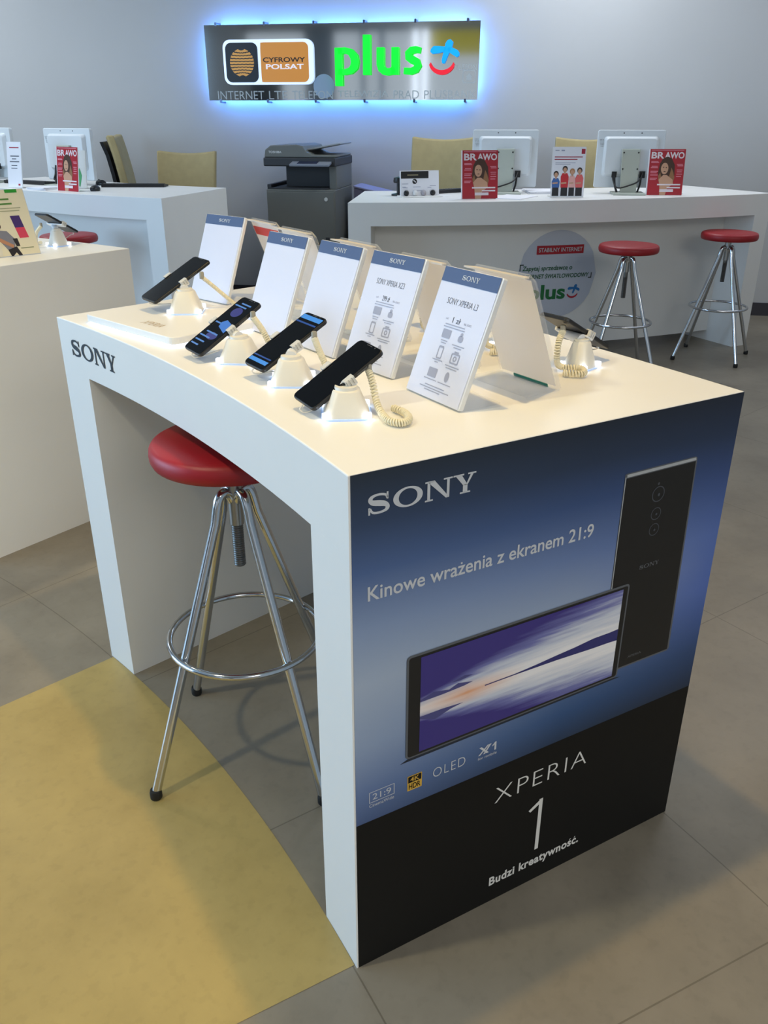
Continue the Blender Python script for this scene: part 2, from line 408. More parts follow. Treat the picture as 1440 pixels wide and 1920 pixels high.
# baseboard along the back wall
BASE = mat('baseboard_dark', (52, 50, 58), 0.5)
wallbox('baseboard_back', T0, T1, 0.0, 0.016, 0, 0.1, BASE)
# glazed front on the left: posts between the openings, daylight comes through
wallbox('wall_left', T0, T0 + 0.12, -0.12, 3.2, 0, HT, WALLM)
for i, o_ in enumerate((3.3, 5.4, 7.5, 9.6)):
    wallbox('trim_%d' % (i + 1), T0, T0 + 0.08, o_ - 0.04, o_ + 0.04, 0, HT, FRM)
wallbox('wall_left_front', T0, T0 + 0.12, 9.6, O1, 0, HT, WALLM)
wallbox('trim_5', T0, T0 + 0.1, 3.2, 9.6, 2.86, HT, FRM)
wallbox('trim_6', T0, T0 + 0.1, 3.2, 9.6, 0.0, 0.12, FRM)

# ================================================================== DISPLAY TABLE
def polyS(F, s):
    x = s * (len(F) - 1); i = min(int(x), len(F) - 2); return Vector(F[i]).lerp(Vector(F[i + 1]), x - i)
def plen(F): return sum((Vector(F[i + 1]) - Vector(F[i])).length for i in range(len(F) - 1))
def fan_body(parent, F, B, leg=0.13, z0=0.87, z1=1.0, bev=0.003):
    """F front outline, B back outline, both running the same way; returns nothing"""
    mb = MB(); mb.prism([tuple(p) for p in F] + [tuple(p) for p in B[::-1]], z0, z1)
    o = fixn(part('top', mb, WHITE, parent))
    bm = bmesh.new(); bm.from_mesh(o.data)
    bmesh.ops.bevel(bm, geom=[e for e in bm.edges if all(abs(v.co.z - z1) < 1e-6 for v in e.verts)], offset=0.0022, segments=2, affect='EDGES', profile=0.5)
    bm.to_mesh(o.data); bm.free()
    lf = leg / plen(F); lb = leg / plen(B)
    for a, b, c, d in ((0, lf, 0, lb), (1 - lf, 1, 1 - lb, 1)):
        Fp = [polyS(F, a + (b - a) * i / 4) for i in range(5)]; Bp = [polyS(B, c + (d - c) * i / 4) for i in range(5)]
        mb = MB(); mb.prism([tuple(p) for p in Fp] + [tuple(p) for p in Bp[::-1]], 0.0, z0)
        fixn(part('end_panel', mb, WHITE, parent))

def display_table(label, loc, rz, group):
    t = thing('display_table', label, 'table', loc, rz, group)
    F = arc_pts((-0.4, -0.6315), (-0.4, 0.6315), -0.045, 28)
    B = arc_pts((0.395, -0.7315), (0.395, 0.7315), -0.045, 28)
    fan_body(t, F, B)
    return t
TBL = display_table('white curved display table with dark blue phone poster on its end, red stool beneath', (0.4, 0.6315, 0), 0, 'curved display tables')
ang = radians(23.9); cl = Vector((0.4 + 5.0, 0)); 
pl = Vector((-5.0 + 5.4 * cos(ang), 0.63 + 5.4 * sin(ang)))
TBL2 = display_table('cream-lit display table at the left edge of the photo, carrying the green-headed brochure', (pl.x, pl.y, 0), ang, 'curved display tables')

# --- poster on the near end of the table (table local = world - (0.4,0.6315,0))
EX = Vector((0.795, -0.1, 0)).normalized(); PW = 0.8013
PM = frame(Vector((-0.4, -0.6315, 0)) , EX, (0, 0, 1))
def grad_poster():
    m = bpy.data.materials.new('poster_print'); m.use_nodes = True; nt = m.node_tree; L = nt.links; p = nt.nodes['Principled BSDF']
    uv = nt.nodes.new('ShaderNodeUVMap'); sp = nt.nodes.new('ShaderNodeSeparateXYZ'); L.new(uv.outputs[0], sp.inputs[0])
    def ramp(stops):
        r = nt.nodes.new('ShaderNodeValToRGB'); e = r.color_ramp.elements
        tone = lambda c: tuple(min(1.0, a * b) for a, b in zip(lin(c), (1.08, 1.2, 1.32))) + (1,)
        e[0].position = stops[0][0]; e[0].color = tone(stops[0][1])
        e[1].position = stops[-1][0]; e[1].color = tone(stops[-1][1])
        for q, c in stops[1:-1]: k = e.new(q); k.color = tone(c)
        L.new(sp.outputs[1], r.inputs['Fac']); return r.outputs['Color']
    a = ramp([(0.345, (62, 78, 112)), (0.42, (96, 112, 146)), (0.52, (140, 150, 170)), (0.64, (160, 166, 178)), (0.74, (130, 142, 166)), (0.84, (72, 92, 130)), (0.92, (42, 58, 84)), (1.0, (24, 36, 48))])
    b = ramp([(0.345, (24, 40, 60)), (0.42, (44, 72, 110)), (0.55, (100, 116, 148)), (0.66, (140, 148, 166)), (0.76, (96, 112, 148)), (0.86, (48, 68, 106)), (0.93, (30, 44, 66)), (1.0, (18, 28, 40))])
    c = ramp([(0.345, (22, 34, 50)), (0.45, (40, 62, 98)), (0.6, (76, 96, 154)), (0.72, (78, 98, 152)), (0.84, (48, 66, 108)), (0.92, (28, 42, 66)), (1.0, (16, 24, 38))])
    def mix(f0, f1, A, B):
        mr = nt.nodes.new('ShaderNodeMapRange'); mr.inputs[1].default_value = f0; mr.inputs[2].default_value = f1; L.new(sp.outputs[0], mr.inputs[0])
        x = nt.nodes.new('ShaderNodeMix'); x.data_type = 'RGBA'; L.new(mr.outputs[0], x.inputs[0]); L.new(A, x.inputs[6]); L.new(B, x.inputs[7]); return x.outputs[2]
    L.new(mix(0.55, 1.0, mix(0.0, 0.55, a, b), c), p.inputs['Base Color']); p.inputs['Roughness'].default_value = 0.5
    return m
mb = MB(); mb.flat(rect(0.0035, 0.354, PW, 0.999), 0.0, PM); mb.uv = [(0.0, 0.354), (1, 0.354), (1, 0.999), (0, 0.999)]
mb.v = [v + PM.to_3x3() @ Vector((0, 0, 0.0008)) for v in mb.v]
POSTER = part('poster', mb, grad_poster(), TBL, label='blue gradient phone advertisement')
PB = mat('poster_black', (13, 13, 13), 0.55, spec=0.25)
mb = MB(); mb.flat(rect(0.0035, 0.0005, PW, 0.354), 0.0008, PM); part('poster_footer', mb, PB, TBL, label='black lower part of the poster')
mb = MB(); serif_logo(mb, (0.027, 0.932, 0.216, 0.964), 0.0014, PM); part('lettering', mb, PRINT_W, POSTER, label='grey brand name')
mb = MB(); mb.text('Kinowe wrażenia z ekranem 21:9', (0.029, 0.7905, 0.471, 0.816), 0.0014, PM, bold=0.012); part('lettering', mb, PRINT_W, POSTER, label='slogan line')
# printed phone seen from behind
EDGE = mat('print_phone_edge', (88, 92, 98), 0.4); PBLK = mat('print_phone_black', (19, 20, 22), 0.4); PSIL = mat('print_silver', (168, 172, 176), 0.4)
ph = MB(); ph.flat([(0.53, 0.893), (0.535, 0.8945), (0.700, 0.8945), (0.7055, 0.891), (0.716, 0.48), (0.712, 0.474), (0.55, 0.474), (0.531, 0.50)], 0.0012, PM)
PHB = part('printed_phone', ph, EDGE, POSTER, label='printed dark phone seen from behind')
ph = MB(); ph.flat([(0.5335, 0.885), (0.702, 0.885), (0.711, 0.478), (0.535, 0.478)], 0.0016, PM)
part('printed_phone_back', ph, PBLK, POSTER)
ph = MB(); ph.flat([(0.534, 0.8925), (0.701, 0.8925), (0.7025, 0.887), (0.5345, 0.887)], 0.0018, PM); ph.flat([(0.5305, 0.888), (0.5325, 0.888), (0.5345, 0.60), (0.5325, 0.60)], 0.0018, PM)
part('printed_highlight', ph, PSIL, POSTER)
ph = MB()
for s_, z_, r_ in ((0.617, 0.839, 0.0155), (0.6185, 0.80, 0.0125), (0.6195, 0.768, 0.0125)):
    ph.ring2(circ(s_, z_, r_ * 0.86, n=28), circ(s_, z_, r_, n=28), 0.0020, PM); ph.flat(circ(s_ + r_ * .1, z_ - r_ * .1, r_ * 0.2, n=12), 0.0021, PM)
ph.flat(circ(0.6145, 0.8595, 0.0028, n=12), 0.0020, PM)
part('printed_camera', ph, mat('print_lens', (66, 70, 78), 0.4), POSTER)
ph = MB(); ph.text('XPERIA', (0.60, 0.494, 0.636, 0.499), 0.002, PM); part('lettering', ph, mat('print_dim', (92, 95, 100), 0.4), POSTER, label='tiny dim name low on printed phone')
ph = MB(); serif_logo(ph, (0.596, 0.6905, 0.646, 0.699), 0.0020, PM)
part('lettering', ph, mat('print_dim', (92, 95, 100), 0.4), POSTER, label='dim brand name on printed phone')
# printed phone lying sideways with the sunset
ph = MB(); ph.flat(rrect(0.0985, 0.4585, 0.578, 0.668, 0.008), 0.0022, PM); part('printed_phone', ph, EDGE, POSTER, label='printed phone with a sunset screen')
ph = MB(); ph.flat(rrect(0.1025, 0.4615, 0.5745, 0.6635, 0.005), 0.0024, PM); part('printed_phone_front', ph, PBLK, POSTER)
def sunset():
    m = bpy.data.materials.new('sunset_print'); m.use_nodes = True; nt = m.node_tree; L = nt.links; p = nt.nodes['Principled BSDF']
    uv = nt.nodes.new('ShaderNodeUVMap'); sp = nt.nodes.new('ShaderNodeSeparateXYZ'); L.new(uv.outputs[0], sp.inputs[0])
    mp = nt.nodes.new('ShaderNodeMapping'); mp.inputs['Scale'].default_value = (2.2, 14, 1); mp.inputs['Rotation'].default_value = (0, 0, radians(-9)); L.new(uv.outputs[0], mp.inputs[0])
    nz = nt.nodes.new('ShaderNodeTexNoise'); nz.inputs['Scale'].default_value = 1.6; nz.inputs['Detail'].default_value = 5; L.new(mp.outputs[0], nz.inputs[0])
    def mth(op, a, b):
        n = nt.nodes.new('ShaderNodeMath'); n.operation = op
        for i, x in enumerate((a, b)):
            if isinstance(x, (int, float)): n.inputs[i].default_value = x
            else: L.new(x, n.inputs[i])
        return n.outputs[0]
    d = mth('ABSOLUTE', mth('SUBTRACT', sp.outputs[1], 0.46), 0)
    wid = mth('ADD', mth('MULTIPLY', sp.outputs[0], 0.36), 0.08)      # the bright band widens to the right
    q = mth('ADD', mth('DIVIDE', d, wid), mth('MULTIPLY', mth('SUBTRACT', nz.outputs[0], 0.5), 0.9))
    r = nt.nodes.new('ShaderNodeValToRGB'); e = r.color_ramp.elements
    e[0].position = 0.12; e[0].color = lin((236, 234, 236)) + (1,); e[1].position = 1.0; e[1].color = lin((58, 48, 124)) + (1,)
    k = e.new(0.45); k.color = lin((196, 202, 218)) + (1,); k = e.new(0.68); k.color = lin((112, 116, 172)) + (1,)
    mul = mth('MULTIPLY', q, 0.62); L.new(mul, r.inputs[0])
    # orange glow near the horizon on the left
    gl = mth('MULTIPLY', mth('SUBTRACT', 1.0, mth('MINIMUM', mth('DIVIDE', d, 0.13), 1.0)), mth('SUBTRACT', 1.0, mth('MINIMUM', mth('DIVIDE', mth('ABSOLUTE', mth('SUBTRACT', sp.outputs[0], 0.22), 0), 0.28), 1.0)))
    x = nt.nodes.new('ShaderNodeMix'); x.data_type = 'RGBA'; L.new(mth('MULTIPLY', gl, mth('ADD', nz.outputs[0], 0.45)), x.inputs[0]); L.new(r.outputs[0], x.inputs[6]); x.inputs[7].default_value = lin((226, 166, 128)) + (1,)
    L.new(x.outputs[2], p.inputs['Base Color']); p.inputs['Roughness'].default_value = 0.5
    return m
ph = MB(); ph.flat(rect(0.125, 0.466, 0.563, 0.659), 0.0027, PM); ph.uv = [(0, 0), (1, 0), (1, 1), (0, 1)]
part('printed_screen', ph, sunset(), POSTER, label='printed purple sunset over water')
ph = MB(); ST = lambda u, v: (0.125 + u * 0.438, 0.466 + v * 0.193)
hill = [(0.0, .52), (.05, .55), (.1, .53), (.16, .56), (.22, .51), (.3, .475), (.45, .478), (.55, .50), (.66, .535), (.76, .56), (.86, .60), (.95, .60), (1, .61)]
low = [(1, .40), (.95, .41), (.86, .415), (.76, .43), (.66, .445), (.55, .452), (.45, .458), (.3, .46), (.22, .43), (.16, .40), (.1, .42), (.05, .39), (0, .41)]
ph.flat([ST(u, .465 + (v - .465) * (0.62 if u > .3 else .75)) for u, v in hill if u >= .3] + [ST(u, .465 + (v - .465) * 0.62) for u, v in low if u >= .3], 0.0030, PM)
part('printed_hills', ph, mat('print_hill', (46, 46, 108), 0.5), POSTER)
ph = MB()
for pl_ in ([(0.0, .56), (.06, .60), (.13, .565), (.17, .60), (.24, .565), (.2, .55), (.1, .54), (0, .54)], [(0.0, .36), (.07, .30), (.14, .35), (.2, .37), (.1, .385), (0, .385)], [(.14, .63), (.2, .66), (.24, .64), (.18, .62)]):
    ph.flat([ST(u, v) for u, v in pl_], 0.0030, PM)
part('printed_mountains', ph, mat('print_mount', (74, 74, 128), 0.5), POSTER)
ph = MB(); ph.flat([(0.088, 0.452), (0.105, 0.4585), (0.565, 0.4585), (0.59, 0.4535)], 0.0011, PM)
part('printed_ground_line', ph, mat('print_dark_line', (24, 34, 50), 0.5), POSTER)
# badges
ph = MB(); ph.ring2(rect(0.0295, 0.3955, 0.0765, 0.4165), rect(0.0283, 0.3943, 0.0777, 0.4177), 0.0014, PM)
ph.text('21:9', (0.035, 0.3995, 0.071, 0.4125), 0.0014, PM, bold=0.0); ph.text('CinemaWide', (0.0285, 0.3845, 0.0768, 0.3915), 0.0014, PM)
part('badge', ph, PRINT_W, POSTER, label='outlined aspect-ratio badge')
ph = MB(); ph.flat(rrect(0.1035, 0.386, 0.133, 0.4185, 0.0015), 0.0014, PM); part('badge', ph, mat('badge_gold', (208, 166, 66), 0.5), POSTER, label='gold resolution badge')
ph = MB(); ph.flat(rect(0.1050, 0.4035, 0.1315, 0.417), 0.0017, PM); ph.text('HDR', (0.1065, 0.389, 0.130, 0.401), 0.0018, PM, bold=0.015); part('badge_lettering', ph, PB, POSTER)
ph = MB(); ph.text('4K', (0.109, 0.4055, 0.1275, 0.4155), 0.0020, PM, bold=0.015); part('badge_lettering', ph, mat('badge_gold', (208, 166, 66)), POSTER)
ph = MB(); ph.text('OLED', (0.156, 0.393, 0.2245, 0.4135), 0.0014, PM, bold=-0.014, space=1.15); part('lettering', ph, PRINT_W, POSTER, label='thin capital letters between the badges')
ph = MB(); ph.text('for mobile', (0.2525, 0.3895, 0.2945, 0.3955), 0.0014, PM); part('lettering', ph, PRINT_W, POSTER, label='tiny words under the double-x mark')
ph = MB()
for x0 in (0.0, 0.011): ph.flat([(0.2525 + x0, 0.3995), (0.257 + x0, 0.3995), (0.277 + x0 * .4, 0.418), (0.2725 + x0 * .4, 0.418)], 0.0014, PM)
ph.flat([(0.254, 0.418), (0.2595, 0.418), (0.2765, 0.3995), (0.271, 0.3995)], 0.0015, PM)
part('emblem', ph, PRINT_W, POSTER, label='double-x mark')
ph = MB()
ph.flat([(0.2885, 0.3995), (0.2925, 0.3995), (0.2925, 0.418), (0.2885, 0.418)], 0.0014, PM); ph.flat([(0.2835, 0.4125), (0.2835, 0.4095), (0.2925, 0.4145), (0.2925, 0.418), (0.2895, 0.418)], 0.0015, PM)
part('lettering', ph, PRINT_W, POSTER, label='numeral beside the double-x mark')
ph = MB(); ph.text('XPERIA', (0.2985, 0.265, 0.526, 0.302), 0.0014, PM, bold=-0.018, space=1.12)
ph.flat([(0.4115, 0.0865), (0.4205, 0.0865), (0.4205, 0.2225), (0.4115, 0.2225)], 0.0014, PM); ph.flat([(0.386, 0.2035), (0.3905, 0.1975), (0.4205, 0.2145), (0.4205, 0.2225), (0.4165, 0.2225)], 0.0015, PM)
part('lettering', ph, mat('print_bright', (214, 214, 212), 0.5), TBL, label='white product name and slim numeral')
ph = MB()
ph.text('Budzi kreatywność.', (0.2995, 0.0385, 0.533, 0.0685), 0.0014, PM, bold=0.03, space=1.08)
part('lettering', ph, mat('print_bright', (214, 214, 212), 0.5), TBL, label='white slogan near the floor')
# brand name on the curved apron, far left of the front
F_ = arc_pts((-0.4, -0.6315), (-0.4, 0.6315), -0.045, 28)
def apron_xy(y):     # local x of the curved front for a local y
    for i in range(28):
        a, b = F_[i], F_[i + 1]
        if a.y <= y <= b.y: return a.x + (b.x - a.x) * (y - a.y) / (b.y - a.y)
    return -0.4
flatmb = MB(); serif_logo(flatmb, (0.0, 0.0, 0.235, 0.041), 0, Matrix.Identity(4))
mb = MB(); mb.f = flatmb.f
for p in flatmb.v:
    y = 0.575 - p.x; mb.v.append(Vector((apron_xy(y) - 0.0012, y, 0.916 + p.y)))
part('lettering', mb, INK_BLK, TBL, label='dark blue brand name on the white apron')

# ================================================================== PLINTH ON THE TABLE
pt = thing('display_plinth', 'low white glowing plinth at far left end of the poster table, under one phone', 'plinth', (0.034, 1.155, 1.0), atan2(-0.355, 0.066))
PLX = 0.361; PLY = 0.27
mb = MB(); mb.prism(rrect(0, 0, PLX, PLY, 0.018), 0.005, 0.0215); part('slab', mb, WHITE, pt, bevel=0.002)
mb = MB(); mb.prism(rrect(0.004, 0.004, PLX - 0.004, PLY - 0.004, 0.014), 0.0, 0.005); part('light_strip', mb, LED_STRIP, pt, label='glowing white light strip under the slab')
mb = MB(); Mx = frame((0.335, 0.075, 0.0217), (-0.35, 0.0, 0), (0, -1, 0))
mb.text('XPERIA', (0.08, -0.012, 0.155, 0.012), 0, frame((0.10, 0.05, 0.0218), (1, 0, 0), (0, 1, 0))); part('lettering', mb, mat('print_tan', (196, 176, 146), 0.5), pt, label='faint tan lettering')

# ================================================================== PRICE SIGNS
def sign_face(W, L, tilt, y0=0.0):
    return frame((-W / 2, y0, 0.003), (1, 0, 0), (0, sin(tilt), cos(tilt)))
SW, SL, STL = 0.156, 0.224, radians(21.5)
def price_sign(label, x, y, deg, text=None, price=None):
    t = thing('price_sign', label, 'sign', (x, y, 1.0), radians(deg), 'price signs in a row on the poster table')
    M = sign_face(SW, SL, STL)
    mb = MB(); mb.prism(rrect(0, 0, SW, SL, 0.003, 2), -0.009, 0.0, M); part('holder', mb, ACRYL, t, bevel=0.0008)
    mb = MB(); mb.box((0, 0.045, 0.0016), (SW, 0.09, 0.003)); part('foot', mb, FILM, t, bevel=0.0006)
    mb = MB(); mb.flat(rect(0.001, 0.001, SW - 0.004, SL - 0.001), 0.0006, M); pp = part('paper', mb, mat('sign_paper', (216, 220, 238), 0.5), t)
    mb = MB(); mb.flat(rect(0.001, SL - 0.026, SW - 0.004, SL - 0.001), 0.0010, M); part('header', mb, NAVY, pp)
    mb = MB(); serif_logo(mb, (0.055, SL - 0.018, 0.101, SL - 0.0095), 0.0014, M); part('lettering', mb, PRINT_W, pp, label='white brand name')
    if text:
        mb = MB(); mb.text(text, (0.035, 0.163, 0.118, 0.1735), 0.0010, M, bold=-0.012); part('lettering', mb, INK, pp); mb = MB(); mb.text(price, (0.066, 0.134, 0.088, 0.1435), 0.0010, M)
        part('lettering', mb, INK, pp)
        mb = MB()
        def bar(x0, x1, yv, h=0.0016): mb.flat(rect(x0, yv, x1, yv + h), 0.0010, M)
        mb.text('od', (0.047, 0.137, 0.053, 0.1405), 0.001, M); mb.text('na start', (0.098, 0.135, 0.118, 0.139), 0.001, M)
        bar(0.05, 0.104, .129); bar(0.048, 0.106, .1245)
        bar(.052, .07, .1005); bar(.054, .068, .0965); bar(.085, .118, .0985); bar(.091, .112, .0945)
        bar(.046, .074, .066); bar(.054, .064, .062); bar(.084, .122, .063); bar(.088, .118, .059)
        bar(.040, .076, .031); bar(.08, .116, .031); bar(.048, .104, .021); bar(.035, .118, .0165); bar(.05, .095, .0125)
        # icons: chip, robot, phone, camera, display, fingerprint
        mb.flat(rrect(.05, .106, .073, .121, .001, 1), .0010, M); mb.flat(rrect(.095, .106, .108, .117, .004, 3), .0010, M); mb.flat(circ(.1015, .119, .0035, n=10), .0010, M)
        mb.ring2(rrect(.0555, .0715, .0655, .0885, .001, 1), rrect(.0535, .069, .0675, .092, .002, 1), .0010, M)
        mb.ring2(rrect(.0945, .071, .1125, .084, .001, 1), rrect(.0920, .0685, .115, .0865, .002, 1), .0010, M); mb.ring2(circ(.1035, .0775, .0025, n=12), circ(.1035, .0775, .005, n=12), .0010, M); mb.flat(rect(.098, .0865, .109, .090), .0010, M)
        mb.flat(rrect(.046, .036, .070, .052, .001, 1), .0010, M); mb.flat(circ(.099, .0445, .0055, .009, 14), .0010, M)
        part('icons', mb, INK_LT, pp)
    return t
price_sign('nearest slanted white price sign with icons, before the sign holder with teal band', 0.306, 0.190, -94, 'SONY XPERIA L3', '1 zł')
price_sign('slanted white price sign with icons, second from the near end of the row', 0.325, 0.410, -88.5, 'SONY XPERIA XZ3', '299 zł')
price_sign('blank white price sign with dark blue header, middle of the row of five', 0.322, 0.600, -90)
price_sign('blank white price sign with dark blue header, fourth from the near end of the row', 0.314, 0.793, -87)
price_sign('blank bluish price sign with blue header at the far end behind the plinth phone', 0.383, 1.213, -78)

TEAL = mat('teal_band', (20, 130, 112), 0.4)
def sign_holder(label, x, y, deg, extra=None):
    t = thing('sign_holder', label, 'sign holder', (x, y, 1.0), radians(deg), 'sign holders seen from behind')
    W, L, tl = 0.160, 0.222, radians(22.5); M = sign_face(W, L, tl)
    mb = MB(); mb.prism([(0, 0), (W, 0), (W, L - 0.012), (W - 0.012, L), (0.012, L), (0, L - 0.012)], 0.0, 0.004, M); part('back_plate', mb, FILM, t)
    mb = MB(); mb.flat(rect(0.007, 0.004, W - 0.007, L - 0.008), -0.0010, M); part('paper', mb, TPAPER, t)
    mb = MB(); lipM = M @ Matrix.Translation((0, L - 0.006, 0)) @ Matrix.Rotation(radians(-62), 4, 'X')
    mb.prism([(0.012, 0), (W - 0.012, 0), (W - 0.001, 0.020), (0.001, 0.020)], 0.0, 0.003, lipM); part('top_lip', mb, TFROST, t)
    mb = MB(); mb.box((0, 0.04, 0.0016), (W, 0.08, 0.003)); part('foot', mb, FILM, t, bevel=0.0006)
    if extra == 'teal':
        mb = MB(); mb.prism(rect(0.028, -0.004, 0.118, 0.004), -0.003, -0.0014, M); part('colour_band', mb, TEAL, t, label='teal printed edge')
    if extra == 'red':
        mb = MB(); mb.prism(rect(0.012, L - 0.042, W - 0.012, L - 0.02), -0.003, -0.0014, M); part('colour_band', mb, mat('red_band', (214, 62, 54), 0.5), t, label='red printed band')
    return t
sign_holder('leaning sign holder with a teal band at its foot, behind the nearest price sign', 0.534, 0.180, 87.5, 'teal')
sign_holder('leaning cream sign holder seen from behind, second from the near end', 0.518, 0.374, 88.5)
sign_holder('leaning cream sign holder seen from behind, middle one of the five', 0.545, 0.625, 88.5)
sign_holder('leaning cream sign holder in front of the grey copier, seen from behind', 0.552, 0.885, 88.5)
sign_holder('leaning sign holder with a red band, behind the farthest price sign', 0.582, 1.092, 87, 'red')

# ================================================================== PHONES AND STANDS
def helix(path, R, turns, n_per=14):
    P = [Vector(p) for p in path]
    # resample with Catmull-Rom
    out = []; n = len(P)
    N = int(turns * n_per)
    def cr(s):
        x = s * (n - 1); i = min(int(x), n - 2); t = x - i
        p0 = P[max(0, i - 1)]; p1 = P[i]; p2 = P[i + 1]; p3 = P[min(n - 1, i + 2)]
        return 0.5 * ((2 * p1) + (p2 - p0) * t + (2 * p0 - 5 * p1 + 4 * p2 - p3) * t * t + (3 * p1 - p0 - 3 * p2 + p3) * t ** 3)
    u = None
    for i in range(N + 1):
        s = i / N; c = cr(s); d = (cr(min(1, s + 1e-3)) - cr(max(0, s - 1e-3))).normalized()
        if u is None: u = d.cross(Vector((0, 0, 1)) if abs(d.z) < .9 else Vector((1, 0, 0))).normalized()
        u = (u - d * u.dot(d)).normalized(); w = d.cross(u); a = 2 * pi * i / n_per
        out.append(c + (u * cos(a) + w * sin(a)) * R)
    return out
def spline(path, N=24):
    P = [Vector(p) for p in path]; n = len(P); out = []
    for k in range(N + 1):
        x = k / N * (n - 1); i = min(int(x), n - 2); t = x - i
        p0 = P[max(0, i - 1)]; p1 = P[i]; p2 = P[i + 1]; p3 = P[min(n - 1, i + 2)]
        out.append(0.5 * ((2 * p1) + (p2 - p0) * t + (2 * p0 - 5 * p1 + 4 * p2 - p3) * t * t + (3 * p1 - p0 - 3 * p2 + p3) * t ** 3))
    return out

def smartphone(label, cen, xa, ya, L, W, ui=None, body=BLACK):
    xa = Vector(xa).normalized(); ya = (Vector(ya) - xa * Vector(ya).dot(xa)).normalized()
    t = thing('smartphone', label, 'phone', (0, 0, 0), 0, 'display phones')
    M = frame(cen, xa, ya); t.matrix_world = M
    mb = MB(); mb.prism(rrect(-W / 2, -L / 2, W / 2, L / 2, 0.009), -0.0075, 0.0); part('body', mb, body, t, bevel=0.0018, seg=3)
    mb = MB(); mb.prism(rrect(-W / 2 + .0018, -L / 2 + .0018, W / 2 - .0018, L / 2 - .0018, 0.008), 0.0, 0.0005); s = part('screen', mb, GLASS_BLACK, t)
    mb = MB(); mb.box((W / 2 + 0.0004, L * .18, -0.0037), (0.0012, 0.022, 0.0026)); part('side_button', mb, DGREY, t)
    mb = MB(); mb.flat(rrect(-0.008, L / 2 - 0.0048, 0.008, L / 2 - 0.0036, 0.0005, 2), 0.0007); mb.flat(circ(0.016, L / 2 - 0.0044, 0.0014, n=10), 0.0007); part('earpiece', mb, DGREY, s)
    def em(nm, rgb, e): return mat(nm, rgb, 0.3, emit=e, emit_rgb=rgb)
    if ui == 'bars':
        mb = MB(); mb.flat(rect(-W * .45, L * .385, W * .45, L * .455), 0.0008); mb.flat(rect(-W * .45, -L * .43, W * .40, -L * .375), 0.0008); part('screen_bar', mb, em('ui_blue', (52, 116, 190), 0.55), s)
        mb = MB(); mb.flat(rect(-W * .45, L * .315, W * .45, L * .34), 0.0008); mb.flat(rect(-W * .45, -L * .345, W * .38, -L * .325), 0.0008); part('screen_line', mb, em('ui_blue_dark', (26, 62, 130), 0.4), s)
    if ui == 'home':
        mb = MB(); mb.flat([(-W * .05, -L * .04), (W * .43, -L * .10), (W * .43, L * .05), (W * .02, L * .09), (-W * .12, L * .03)], 0.0008); part('screen_tile', mb, em('ui_tile', (36, 92, 170), 0.5), s)
        mb = MB()
        for i, (x0, x1, y0) in enumerate(((-.4, .0, -.40), (-.4, .1, -.33), (-.42, .12, -.25), (-.3, .3, -.17), (-.4, -.1, .0), (-.2, .3, .38), (-.4, .2, .33))): mb.flat(rect(W * x0, L * y0, W * x1, L * (y0 + .022)), 0.0008)
        part('screen_text', mb, em('ui_text', (60, 108, 176), 0.35), s)
        mb = MB(); mb.flat(circ(0.0, L * .24, W * .24, L * .08, 20), 0.0007); part('screen_glow', mb, em('ui_glow', (24, 26, 104), 0.35), s)
        mb = MB(); mb.flat(circ(W * .1, -L * .2, W * .26, L * .06, 20), 0.0007); part('screen_glow', mb, em('ui_glow', (24, 26, 104), 0.35), s)
    return t
def rsq(w, r, n=4): return rrect(-w / 2, -w / 2, w / 2, w / 2, r, n)
